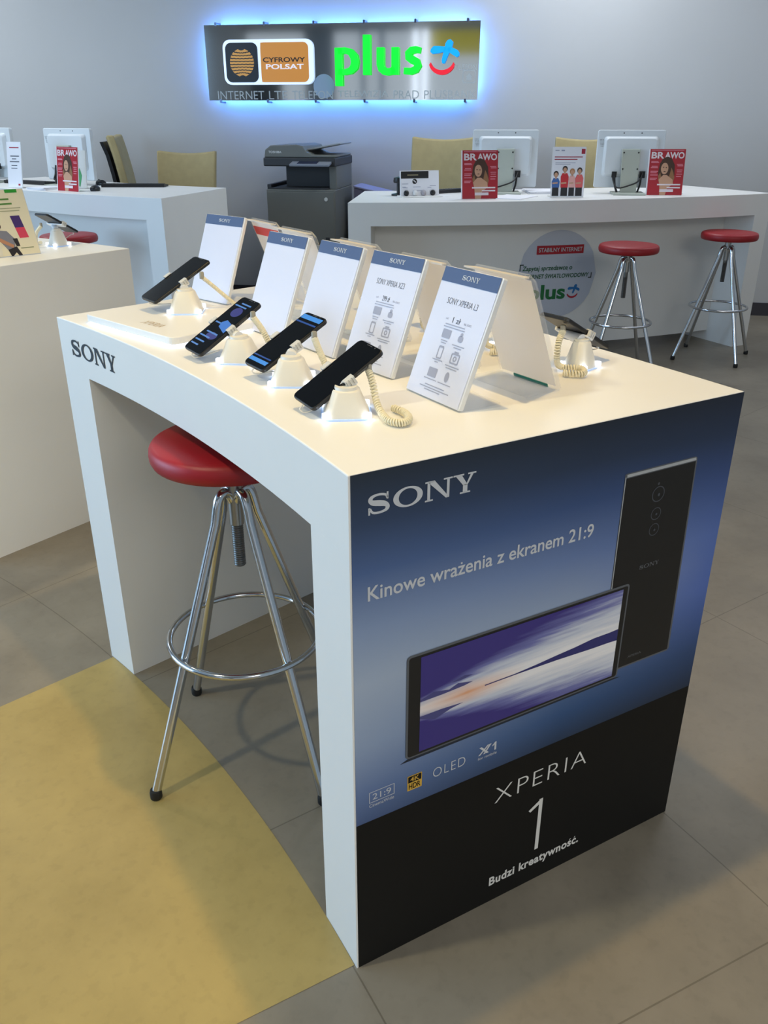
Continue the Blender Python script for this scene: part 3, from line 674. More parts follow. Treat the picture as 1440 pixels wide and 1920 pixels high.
def phone_stand(label, x, y, z, yaw, phone_c, xa, ya, W, cord, h=0.056, straight=False, bw=0.078):
    """white tapered stand; phone_c, xa, ya: centre and axes of the phone it grips (world)"""
    t = thing('phone_stand', label, 'phone stand', (x, y, z), 0, 'white phone stands')
    R = Matrix.Rotation(radians(yaw), 4, 'Z'); O = Vector((x, y, z))
    mb = MB(); k = 5; P0 = rsq(bw, 0.016, k); 
    rings = [(bw * .98, 0.016, 0.003), (bw * .93, 0.016, 0.010), (bw * .76, 0.015, h * .55), (bw * .58, 0.013, h * .95), (bw * .52, 0.012, h)]
    n = len(P0); vs = []
    for w, r, zz in rings: vs += [(p[0], p[1], zz) for p in rsq(w, r, k)]
    fs = [(i * n + j, i * n + (j + 1) % n, (i + 1) * n + (j + 1) % n, (i + 1) * n + j) for i in range(len(rings) - 1) for j in range(n)]
    fs += [list(range(n))[::-1], [(len(rings) - 1) * n + j for j in range(n)]]
    mb.add(vs, fs, R); part('base', mb, STAND, t, smooth=50)
    mb = MB(); mb.prism(rsq(bw + 0.005, 0.018, 5), 0.0, 0.003, R); part('light_rim', mb, LED_SOFT, t, label='bluish glowing rim')
    for sx, sy in ((-1, -1), (1, -1), (-1, 1), (1, 1)):
        mb = MB(); mb.prism(rrect(sx * bw * .44 - .006, sy * bw * .44 - .006, sx * bw * .44 + .006, sy * bw * .44 + .006, .003, 2), 0.0032, 0.0115, R); part('corner_light', mb, LED, t, bevel=0.001)
    c = Vector(phone_c) - O; xa = Vector(xa).normalized(); ya = (Vector(ya) - xa * Vector(ya).dot(xa)).normalized(); nz = xa.cross(ya)
    back = c - nz * 0.0115
    mb = MB(); mb.lathe([(0, h - .001), (bw * .25, h - .001), (bw * .235, h + .005), (0, h + .005)], 24, close=False); part('collar', mb, STAND, t, smooth=40)
    mb = MB(); mb.tube([(0, 0, h + 0.002), back + xa * (W * .22) - nz * 0.002], [.011, 0.009], 14); part('neck', mb, ACRYL, t, smooth=40)
    M = frame(back, xa, ya)
    mb = MB(); mb.prism(rrect(-W / 2 - .006, -0.011, W / 2 + .006, 0.011, 0.004, 3), -0.002, 0.0024, M); part('cradle', mb, ACRYL, t, bevel=0.0008)
    for sg in (-1, 1):
        mb = MB(); x0 = sg * (W / 2 + 0.0035)
        mb.box((x0, 0, 0.0075), (0.0045, 0.019, 0.0150), M)
        mb.box((sg * (W / 2 - 0.0005), 0, 0.0140), (0.0085, 0.019, 0.0022), M)
        for q in (-0.006, 0.0, 0.006): mb.box((sg * (W / 2 + 0.0064), q, 0.008), (0.003, 0.0036, 0.013), M)
        part('jaw', mb, CLEAR, t, bevel=0.0006)
    pth = [Vector(p) - O for p in cord]
    mb = MB()
    if straight: mb.tube(helix(pth, 0.0030, 30, 8), 0.0022, 6)
    else: mb.tube(helix(pth, 0.0048, 46, 10), 0.0019, 6)
    part('coiled_cord', mb, CORD, t, smooth=60)
    mb = MB(); e0 = pth[0]; mb.lathe([(0.0, -0.004), (0.0055, -0.004), (0.0055, 0.010), (0.004, 0.012), (0.0, 0.012)], 14, Matrix.Translation(e0), close=False); part('cord_plug', mb, mat('plug_grey', (150, 146, 132), 0.4), t, smooth=40)
    # thin charging lead looping below the phone
    lo = c - ya * 0.075 - nz * 0.004
    mb = MB(); mb.tube(spline([lo, lo - ya * 0.012 - nz * 0.004, lo - nz * 0.012 - ya * 0.006 + xa * .008, Vector((lo.x * .45, lo.y * .45 + .0, 0.02))], 16), 0.0013, 6); part('charging_lead', mb, mat('lead_white', (225, 220, 210), 0.5), t, smooth=60)
    return t
# --- front row
X0_ = (-0.05, -0.99, -0.05); Y0_ = (0.86, -0.05, 0.50)
def front_unit(cen, xa, ya, L, W, base, yaw, labp, labs, ui=None, cord=None, z=1.0, h=0.056, straight=False):
    smartphone(labp, cen, xa, ya, L, W, ui)
    phone_stand(labs, base[0], base[1], z, yaw, cen, xa, ya, W, cord, h, straight)
c4 = Vector((0.157, 0.257, 1.0595))
front_unit(c4, (-.06, -.99, -.07), (.855, -.085, .51), .155, .072, (0.150, 0.222), -33, 'dark-screened phone on the nearest stand, in front of the nearest price sign', 'nearest white phone stand with a cream coil looped on the table', None,
    [(0.196, 0.222, 1.066), (0.197, 0.212, 1.045), (0.193, 0.196, 1.018), (0.182, 0.165, 1.0075), (0.171, 0.130, 1.0075), (0.182, 0.112, 1.0075), (0.203, 0.122, 1.0075), (0.216, 0.150, 1.0075), (0.216, 0.180, 1.0075)], h=0.043)
front_unit((0.189, 0.479, 1.0668), (.02, -1, -.04), (.885, 0, .465), .162, .0707, (0.172, 0.432), -37, 'phone with blue bars across its screen, second from the near end', 'white phone stand under the phone with blue bars', 'bars',
    [(0.220, 0.426, 1.077), (0.228, 0.416, 1.045), (0.238, 0.40, 1.012), (0.262, 0.395, 1.0085), (0.285, 0.42, 1.0085)], h=0.046)
front_unit((0.1605, 0.681, 1.063), (.01, -1, -.05), (.86, -.01, .51), .1665, .073, (0.170, 0.630), -42, 'phone showing a lit blue home screen, beside the glowing plinth', 'white phone stand under the phone with the lit blue screen', 'home',
    [(0.206, 0.632, 1.081), (0.220, 0.622, 1.055), (0.235, 0.61, 1.015), (0.26, 0.62, 1.0085), (0.275, 0.65, 1.0085)], h=0.045)
front_unit((0.239, 1.077, 1.093), (.07, -1, -.03), (.88, .05, .46), .174, .075, (0.240, 1.03), -34, 'black phone with white lower edge on the plinth at the far left end', 'white phone stand standing on the low glowing plinth', None,
    [(0.283, 1.022, 1.100), (0.308, 1.018, 1.077), (0.334, 1.013, 1.052), (0.357, 1.008, 1.030)], z=1.0215, h=0.05, straight=True)
# --- back row, facing the other way
XB = (0, 1, 0); YB = (-0.87, 0, 0.48)
BACKB = mat('phone_back_silver', (150, 146, 138), 0.35)
def rear_unit(y, x, lab1, lab2, dz=0.0, big=False):
    cen = (x, y + 0.015, 1.066 + dz)
    smartphone(lab1, cen, XB, YB, .155, .074, None, BLACK)
    phone_stand(lab2, x - 0.02, y - 0.02, 1.0, 8, cen, XB, YB, .074, [(x - 0.055, y + 0.0, 1.072), (x - 0.073, y - 0.008, 1.055), (x - 0.078, y - 0.012, 1.02), (x - 0.07, y - 0.02, 1.0085), (x - 0.05, y - 0.05, 1.0085), (x - 0.075, y - 0.075, 1.0085), (x - 0.1, y - 0.05, 1.0085)], 0.052, False, 0.056)
rear_unit(0.205, 0.70, 'phone facing away on the right side of the poster table, nearest the red stools', 'white phone stand on the right of the table with cream coil beside a leaning holder')
rear_unit(0.405, 0.70, 'phone facing away, hidden behind the nearest pair of price signs', 'white phone stand glimpsed between the two nearest price signs')
rear_unit(0.615, 0.70, 'phone facing away, behind the middle and second price signs', 'white phone stand glimpsed between the middle and second price signs')
rear_unit(0.83, 0.70, 'phone facing away, behind the fourth and middle price signs', 'white phone stand glimpsed between the fourth and middle price signs')

# ================================================================== STOOLS
def bar_stool(label, x, y, seat_top, rz=0.0):
    t = thing('bar_stool', label, 'stool', (x, y, 0), rz, 'red bar stools')
    r = 0.172; z1 = seat_top; z0 = seat_top - 0.049
    prof = [(0.0, z0), (r * .92, z0), (r * .97, z0 + .003), (r * .995, z0 + .012), (r, z0 + .024), (r * .99, z0 + .034), (r * .965, z0 + .041), (r * .92, z0 + .045), (r * .6, z0 + .048), (0.0, z0 + .049)]
    mb = MB(); mb.lathe(prof, 56, close=False); part('seat', mb, RED, t, smooth=60)
    mb = MB(); mb.lathe([(0, z0 - .008), (.05, z0 - .008), (.055, z0 + .001), (0, z0 + .001)], 24, close=False); part('seat_plate', mb, CHROME, t, smooth=40)
    zj = 0.70
    mb = MB(); mb.lathe([(0.0, .625), (.0165, .625), (.0165, .722), (.019, .722), (.019, .738), (0, .738)], 24, close=False); part('hub', mb, mat('hub_steel', (168, 168, 166), 0.3, 1.0), t, smooth=40)
    pr = []; zz = .52
    while zz < .64: pr += [(.0118, zz), (.0135, zz + .0022), (.0135, zz + .0032), (.0118, zz + .0054)]; zz += .0056
    mb = MB(); mb.lathe([(0, .519)] + pr + [(0, zz)], 18, close=False); mb.lathe([(0, zz - .002), (.0125, zz - .002), (.0125, z0 - .006), (0, z0 - .006)], 18, close=False); part('screw', mb, SCREW, t, smooth=25)
    for k in range(4):
        a = radians(6 + 90 * k); d = Vector((cos(a), sin(a), 0))
        pts = spline([d * a_ + Vector((0, 0, z_)) for a_, z_ in ((.006, .680), (.012, .696), (.022, .705), (.034, .703), (.043, .690), (.049, .668))], 14)
        pts += [d * (.05 + (.275 - .05) * s) + Vector((0, 0, .655 * (1 - s) + .022 * s)) for s in (0.02, .25, .5, .75, 1)]
        mb = MB(); mb.tube(pts, .0110, 14); lg = part('leg', mb, CHROME, t, smooth=60)
        mb = MB(); mb.lathe([(0, 0), (.012, 0), (.0142, .004), (.0142, .018), (.0125, .025), (0, .025)], 16, Matrix.Translation(d * .278), close=False); part('rubber_foot', mb, RUBBER, lg, smooth=40)
    mb = MB(); rr = .05 + .225 * (1 - .33 / .655) + .016
    mb.tube([(rr * cos(2 * pi * i / 64), rr * sin(2 * pi * i / 64), .335) for i in range(64)], .0075, 10, closed=True); part('foot_ring', mb, CHROME, t, smooth=60)
    return t
STOOL = bar_stool('large red stool tucked under the near side of the poster table', 0.151, 0.667, 0.830)
def stool_copy(label, x, y, z, rz):
    o = copy_tree(STOOL); o.location = (x, y, 0); o.rotation_euler = (0, 0, rz); o['label'] = label
    for c in bpy.data.objects:
        if c.parent == o and c.name.split('.')[0] in ('seat', 'seat_plate', 'screw'): c.location.z = z - 0.83
    return o
stool_copy('red stool at right, standing beside the round sticker of the curved counter', 3.575, 2.33, 0.785, radians(1))
stool_copy('rightmost red stool, near the right end of the curved counter', 4.45, 2.245, 0.800, radians(62))
stool_copy('red stool of which only the seat shows behind the left display table', 1.085, 4.62, 0.795, radians(20))

# ================================================================== SERVICE COUNTERS
def service_counter(label, front, back, recess, z_gap=0.07, leg=0.13):
    c0 = front[len(front) // 2]
    t = thing('service_counter', label, 'counter', (c0.x, c0.y, 0), 0, 'curved service counters')
    F = [Vector((p.x - c0.x, p.y - c0.y)) for p in front]; B = [Vector((p.x - c0.x, p.y - c0.y)) for p in back]
    fan_body(t, F, B, leg)
    # recessed front panel between the end panels
    lf = leg / plen(F); lb = leg / plen(B); N = 24; pts = []; pts2 = []
    for i in range(N + 1):
        s = i / N; f = polyS(F, lf + (1 - 2 * lf) * s); b = polyS(B, lb + (1 - 2 * lb) * s); d = (b - f).normalized()
        pts.append(f + d * recess); pts2.append(f + d * (recess + .03))
    mb = MB(); mb.prism([tuple(p) for p in pts] + [tuple(p) for p in pts2[::-1]], z_gap, 0.8695); fixn(part('front_panel', mb, WHITE, t))
    return t, c0, pts
A_ = Vector((2.31, 3.36)); B_ = Vector((4.94, 2.29))
fr = arc_pts(A_, B_, -0.16, 30)
bk = arc_pts(A_ + Vector((cos(radians(48)), sin(radians(48)))) * .86, B_ + Vector((cos(radians(81)), sin(radians(81)))) * .80, -0.11, 30)
RCT, RC_O, RP = service_counter('long white curved counter at right with a round sticker on its front panel', fr, bk, 0.24)
A2 = Vector((1.56, 4.26)); B2 = Vector((0.88, 6.5))
fr2 = arc_pts(B2, A2, -0.13, 24)
bk2 = arc_pts(Vector((1.62, 6.75)), Vector((2.27, 4.80)), -0.10, 24)
LCT, LC_O, LP2 = service_counter('bluish white counter at far left, ending beside the copier', fr2, bk2, 0.11)
# round sticker on the right counter's front panel (mapped onto the curved panel)
pl_acc = [0.0]
for i in range(len(RP) - 1): pl_acc.append(pl_acc[-1] + (RP[i + 1] - RP[i]).length)
def panel_map(sv, zv, out):
    s = min(max(sv, 0), pl_acc[-1] - 1e-6)
    i = max(j for j in range(len(pl_acc) - 1) if pl_acc[j] <= s); u = (s - pl_acc[i]) / (pl_acc[i + 1] - pl_acc[i])
    p = RP[i].lerp(RP[i + 1], u); d = (RP[i + 1] - RP[i]).normalized(); n = Vector((d.y, -d.x))
    return Vector((p.x + n.x * out, p.y + n.y * out, zv))
def on_panel(name, mbf, m, parent, cs, cz, out, label=None):
    mb = MB(); mb.f = mbf.f; mb.v = [panel_map(cs + p.x, cz + p.y, out) for p in mbf.v]; return part(name, mb, m, parent, label=label)
CS, CZ = 1.19, 0.528; I4 = Matrix.Identity(4)
fm = MB()
for a in range(16):
    x0 = -.275 + .55 * a / 16; x1 = -.275 + .55 * (a + 1) / 16
    h0 = sqrt(max(0, .275 ** 2 - x0 ** 2)); h1 = sqrt(max(0, .275 ** 2 - x1 ** 2))
    for b in range(4): pass
    fm.add([(x0, -h0, 0), (x1, -h1, 0), (x1, h1, 0), (x0, h0, 0)], [(0, 1, 2, 3)] if h0 > 0 and h1 > 0 else ([(0, 1, 2)] if h0 == 0 else [(0, 1, 3)]))
STK = on_panel('sticker', fm, mat('sticker_pale', (196, 202, 216), 0.5), RCT, CS, CZ, 0.0015, 'round pale sticker')
fm = MB()
for k in range(12): fm.flat(rect(-.155 + .325 * k / 12, .128, -.155 + .325 * (k + 1) / 12, .182), 0)
on_panel('sticker_bar', fm, mat('sticker_red', (170, 24, 40), 0.5), STK, CS, CZ, 0.003, 'red title bar')
fm = MB(); fm.text('STABILNY INTERNET', (-.142, .142, .16, .168), 0, bold=0.012); on_panel('sticker_lettering', fm, PRINT_W, STK, CS, CZ, 0.0045)
GRN = mat('sticker_green', (24, 92, 58), 0.5)
fm = MB(); fm.text('Zapytaj sprzedawcę o', (-.245, .020, .10, .058), 0, bold=0.02, shear=0.15); fm.text('INTERNET ŚWIATŁOWODOWY', (-.245, -.022, .225, .012), 0, bold=0.02, shear=0.15)
on_panel('sticker_lettering', fm, GRN, STK, CS, CZ, 0.003)
fm = MB(); fm.flat(rect(-.262, .03, -.256, .07), 0); fm.flat(rect(-.262, .064, -.236, .07), 0); fm.flat(rect(.238, -.03, .244, .004), 0); fm.flat(rect(.22, -.03, .244, -.024), 0)
on_panel('sticker_quote_marks', fm, mat('ink_green_dark', (22, 48, 48), 0.5), STK, CS, CZ, 0.003)
fm = MB(); fm.text('plus', (-.19, -.185, .065, -.062), 0, bold=0.03); on_panel('sticker_lettering', fm, mat('plus_green_dark', (22, 110, 56), 0.5), STK, CS, CZ, 0.003, 'green word')
fb = MB(); frd = MB(); plus_emblem(fb, frd, (.078, -.155, .168, -.066), 0, I4)
on_panel('sticker_emblem', fb, mat('emblem_blue_print', (28, 110, 176), 0.5), STK, CS, CZ, 0.003); on_panel('sticker_emblem', frd, mat('emblem_red_print', (176, 24, 48), 0.5), STK, CS, CZ, 0.003)

# ================================================================== WALL SIGN
sg = thing('illuminated_wall_sign', 'mirrored rectangular wall sign with backlit logos and blue glow', 'sign', wallpt(-3.385, 0.0, 1.83), WA)
# local: x along the wall to the right, -y into the room, z up.  face frame: x, z, out = -y
SM = frame((0, 0, 0), (1, 0, 0), (0, 0, 1))
def mirror_mat():
    m = bpy.data.materials.new('mirror_panel'); m.use_nodes = True; p = m.node_tree.nodes['Principled BSDF']
    p.inputs['Base Color'].default_value = lin((224, 228, 230)) + (1,); p.inputs['Metallic'].default_value = 1.0; p.inputs['Roughness'].default_value = 0.06
    return m
mb = MB(); mb.prism(rect(-1.075, -0.263, 1.075, 0.263), 0.095, 0.103, SM); part('mirror_panel', mb, mirror_mat(), sg)
mb = MB()
for x0, y0, x1, y1 in ((-1.03, 0.215, 1.03, 0.235), (-1.03, -0.235, 1.03, -0.215)): mb.prism(rect(x0, y0, x1, y1), 0.060, 0.075, SM)
part('led_strip', mb, LED_SIGN, sg, label='blue-white light strips behind the mirror')
mb = MB()
for x0, y0, x1, y1 in ((-1.035, -.2, -1.02, .2), (1.02, -.2, 1.035, .2)): mb.prism(rect(x0, y0, x1, y1), 0.060, 0.075, SM)
part('led_strip', mb, LED_SIGN, sg, label='blue-white light strips behind the side edges')
for i in range(6):
    for sgn in (-1, 1):
        mb = MB(); mb.tube([(-.98 + 1.96 * i / 5, 0, sgn * .275), (-.98 + 1.96 * i / 5, -.106, sgn * .275)], 0.007, 10); mb.box((-.98 + 1.96 * i / 5, -.099, sgn * .266), (.016, .014, .022)); part('bracket', mb, mat('bracket_steel', (110, 120, 140), .3, 1.0), sg, smooth=40)
FROST = mat('frost_text', (176, 186, 192), 0.5)
x_ = -1.0
for word, wd_ in (('INTERNET', .385), ('LTE', .15), ('TELEFON', .33), ('TELEWIZJA', .40), ('PRĄD', .20), ('PLUSBANK', .401)):
    mb = MB(); mb.text(word, (x_, -.256 - (.012 if word == 'PRĄD' else 0), x_ + wd_, -.196), .1038, SM); part('lettering', mb, FROST, sg, label='faint frosted word'); x_ += wd_ + .04
mb = MB(); mb.text('TELEFON', (.88, -.06, 1.06, -.022), .1038, SM); part('lettering', mb, FROST, sg, label='faint frosted word at the right')
mb = MB(); mb.ring2(rrect(.962, -.142, 1.048, -.066, .012), rrect(.955, -.15, 1.055, -.058, .016), .1038, SM); part('icon_frame', mb, FROST, sg, label='faint rounded square')
mb = MB(); mb.flat([(.978, -.108), (1.005, -.08), (1.032, -.108), (1.024, -.108), (1.024, -.13), (.986, -.13), (.986, -.108)], .1038, SM); part('icon_house', mb, FROST, sg)
mb = MB(); mb.flat(circ(-.125, -.165, .085, n=36), .1036, SM); part('frosted_disc', mb, mat('frost_disc', (150, 172, 196), 0.4), sg)
HALO = mat('halo_white', (215, 232, 255), 0.4, emit=0.95, emit_rgb=(196, 218, 255))
mb = MB(); mb.prism(rrect(-.925, -.152, -.2, .160, .055), .105, .128, SM); lg = part('logo_box', mb, HALO, sg, label='white glowing rounded logo box')
mb = MB(); mb.prism(rrect(-.905, -.136, -.643, .139, .045), .1285, .1315, SM); part('logo_field', mb, mat('logo_black', (14, 20, 30), 0.4), lg)
mb = MB(); og = rrect(-.632, -.136, -.236, .139, .04); mb.prism([(x if x > -.6 else -.628 + .012 * abs(y) / .14, y) for x, y in og], .1285, .1315, SM); part('logo_field', mb, mat('logo_orange', (226, 148, 60), 0.4, emit=0.22), lg)
mb = MB(); gx, gz, gr = -.773, .0, .098
for i in range(9):           # globe made of bent bands
    v0 = -1 + 2 * i / 9 + .035; v1 = -1 + 2 * (i + 1) / 9 - .035
    up_ = []; dn = []
    for j in range(13):
        u = -1 + 2 * j / 12
        for lst, v in ((dn, v0), (up_, v1)):
            half = sqrt(max(0.0, 1 - min(1, abs(v)) ** 2)); lst.append((gx + u * half * gr, gz + (v + .10 * (1 - u * u) * (-v) + .012 * cos(j * pi)) * gr))
    n = len(dn); mb.add([(p[0], p[1], .1322) for p in dn] + [(p[0], p[1], .1322) for p in up_], [(k, k + 1, n + k + 1, n + k) for k in range(n - 1)], SM)
part('logo_globe', mb, mat('globe_orange', (216, 156, 74), 0.4, emit=0.2), lg)
mb = MB(); mb.text('CYFROWY', (-.602, .002, -.262, .036), .1322, SM, bold=0.02); part('lettering', mb, mat('logo_brown', (48, 30, 12), 0.4), lg)
mb = MB(); mb.text('POLSAT', (-.58, -.046, -.276, -.010), .1322, SM, bold=0.025); part('lettering', mb, mat('logo_white_txt', (244, 236, 240), 0.4, emit=0.4), lg)
PG = mat('plus_green', (0, 226, 50), 0.4, emit=0.85, emit_rgb=(0, 232, 50)); PGS = mat('plus_side', (150, 235, 240), 0.4, emit=0.6)
# letters of the green word, chunky stroke shapes
def letters(mbx, z, th):
    def PR(poly): mbx.prism(poly, z, z + th, SM)
    def bandp(pts, w): 
        L = []; Rr = []; n = len(pts)
        for i in range(n):
            a = Vector(pts[max(0, i - 1)]); b = Vector(pts[min(n - 1, i + 1)]); d = (b - a).normalized(); nn = Vector((-d.y, d.x)); ww = w[i] if hasattr(w, '__len__') else w
            L.append(Vector(pts[i]) + nn * ww); Rr.append(Vector(pts[i]) - nn * ww)
        for i in range(n - 1): PR([tuple(Rr[i]), tuple(Rr[i + 1]), tuple(L[i + 1]), tuple(L[i])])
    PR(rect(-.026, -.165, .030, .096))                                # p stem
    bandp([(.0, .072), (.05, .078), (.095, .066), (.122, .035), (.13, .0), (.122, -.035), (.095, -.06), (.05, -.07), (.0, -.066)], [.02, .021, .024, .029, .03, .029, .024, .02, .02])
    PR(rect(.194, -.09, .25, .18))                                    # l
    bandp([(.328, .095), (.328, -.02), (.337, -.048), (.36, -.066), (.385, -.07), (.412, -.066), (.44, -.05)], [.028, .028, .027, .026, .025, .024, .022])
    PR(rect(.414, -.09, .47, .095))                                   # u
    bandp([(.634, .072), (.60, .078), (.565, .072), (.543, .052), (.545, .028), (.572, .010), (.606, -.006), (.616, -.03), (.60, -.055), (.565, -.068), (.51, -.064)], [.02, .022, .025, .027, .028, .028, .028, .027, .026, .024, .022])
mb = MB(); letters(mb, .112, .03); part('logo_letters', mb, PG, sg, label='glowing green word')
mbB = MB(); mbR = MB(); plus_emblem(mbB, mbR, (.702, -.093, .926, .142), .112, SM, .02)
part('logo_emblem', mbB, mat('emblem_blue', (0, 150, 240), 0.4, emit=0.8), sg, label='glowing blue cross'); part('logo_emblem', mbR, mat('emblem_red', (226, 30, 50), 0.4, emit=0.6), sg, label='glowing red smile')

# ================================================================== COPIER AND STORAGE BY THE WALL
cp = thing('copier', 'dark grey floor-standing photocopier against the back wall', 'copier', wallpt(-3.567, 0.40, 0), WA)
CG = mat('copier_grey', (104, 106, 102), 0.5); CD = mat('copier_dark', (44, 46, 50), 0.5)
mb = MB(); mb.box((0, 0, 0.4815), (0.535, 0.60, 0.939)); part('body', mb, CG, cp, bevel=0.008)
mb = MB(); mb.box((0, -0.304, 0.75), (0.52, 0.014, 0.37)); d = part('front_door', mb, CG, cp, bevel=0.004)
mb = MB(); mb.lathe([(0, 0), (.014, 0), (.014, .004), (0, .004)], 16, frame((.20, -.311, .885), (1, 0, 0), (0, 0, 1)), close=False); part('badge', mb, mat('badge_grey', (196, 200, 200), .4), d)
mb = MB(); mb.box((.205, -.312, .60), (.03, .004, .02)); part('latch', mb, CD, d)
for z_, h_ in ((.465, .17), (.28, .17), (.10, .16)):
    mb = MB(); mb.box((0, -0.304, z_), (0.52, 0.014, h_)); d = part('paper_drawer', mb, CG, cp, bevel=0.004)
    mb = MB(); mb.box((.13, -.312, z_ + .03), (.10, .004, .03)); part('handle', mb, CD, d)
mb = MB(); mb.box((0.04, 0.09, 1.032), (0.40, 0.40, 0.164)); part('output_bay', mb, CD, cp)
mb = MB(); mb.prism([(-.262, -.29), (.21, -.29), (.21, .2), (-.262, .2)], .950, .962, None); mb.prism([(-.262, -.29), (-.23, -.29), (-.23, .2), (-.262, .2)], .962, .985); part('output_tray', mb, CD, cp, bevel=0.003)
mb = MB(); mb.box((.24, 0.03, 1.035), (.055, .54, .17)); part('side_column', mb, CG, cp, bevel=0.004)
mb = MB(); mb.box((0, -.01, 1.143), (.55, .61, .06)); part('scanner', mb, CD, cp, bevel=0.008)
mb = MB(); mb.prism([(-.27, 1.174), (.27, 1.174), (.27, 1.19), (.10, 1.192), (.05, 1.215), (.03, 1.252), (-.02, 1.262), (-.22, 1.255), (-.262, 1.225)], -.27, .30, frame((0, 0, 0), (1, 0, 0), (0, 0, 1))); o = fixn(part('feeder_lid', mb, CG, cp, bevel=0.006))
mb = MB(); mb.add([(.0, -.22, 1.225), (.29, -.2, 1.272), (.29, .2, 1.272), (.0, .2, 1.225), (.0, -.22, 1.212), (.29, -.2, 1.262), (.29, .2, 1.262), (.0, .2, 1.212)], [(0, 1, 2, 3), (7, 6, 5, 4), (0, 4, 5, 1), (1, 5, 6, 2), (2, 6, 7, 3), (3, 7, 4, 0)]); part('document_tray', mb, mat('tray_grey', (140, 144, 146), .4), cp, bevel=0.003)
mb = MB(); mb.box((0, 0, 0), (.30, .12, .016), Matrix.Translation((.10, -.345, 1.135)) @ Matrix.Rotation(radians(10), 4, 'X')); pc = part('control_panel', mb, mat('panel_silver', (132, 138, 150), .35), cp, bevel=0.003)
mb = MB(); mb.box((-.02, -.01, .009), (.15, .07, .002), Matrix.Translation((.10, -.345, 1.135)) @ Matrix.Rotation(radians(10), 4, 'X')); part('control_screen', mb, mat('lcd_dark', (40, 46, 72), .2), pc)
mb = MB(); mb.text('TOSHIBA', (-.235, 1.203, -.135, 1.219), .3012, frame((0, 0, 0), (1, 0, 0), (0, 0, 1)), bold=.02); part('lettering', mb, mat('copier_txt', (206, 208, 208), .4), cp)
for sx in (-1, 1):
    for sy in (-1, 1): mb = MB(); mb.lathe([(0, 0), (.02, 0), (.02, .012), (0, .012)], 12, Matrix.Translation((sx * .23, sy * .26, 0)), close=False); part('caster', mb, RUBBER, cp)
bx = thing('storage_cabinet', 'low dark cabinet with letter shelves between the copier and the right counter', 'cabinet', wallpt(-3.08, 0.24, 0), WA)
mb = MB()
for x_ in (-.165, .165): mb.box((x_, 0, .34), (.014, .38, .68))
mb.box((0, .185, .34), (.33, .012, .68)); part('frame', mb, CD, bx)
for z_ in (.02, .22, .42, .55, .68): mb = MB(); mb.box((0, 0, z_), (.33, .38, .014)); part('shelf', mb, mat('shelf_pale', (150, 156, 162), .5), bx)
tb = thing('document_box', 'purple-grey box on the cabinet right of the copier', 'box', wallpt(-3.08, 0.24, .688), WA)
mb = MB(); mb.prism([(-.14, 0), (.14, 0), (.14, .20), (-.14, .26)], -.15, .15, frame((0, 0, 0), (1, 0, 0), (0, 0, 1))); fixn(part('body', mb, mat('box_purple', (104, 102, 128), .6), tb, bevel=.004))
mb = MB(); mb.add([(-.145, -.155, .262), (.145, -.155, .202), (.145, .155, .202), (-.145, .155, .262), (-.145, -.155, .275), (.145, -.155, .215), (.145, .155, .215), (-.145, .155, .275)], [(3, 2, 1, 0), (4, 5, 6, 7), (0, 1, 5, 4), (1, 2, 6, 5), (2, 3, 7, 6), (3, 0, 4, 7)]); part('lid', mb, mat('box_lid', (140, 140, 172), .6), tb, bevel=.003)

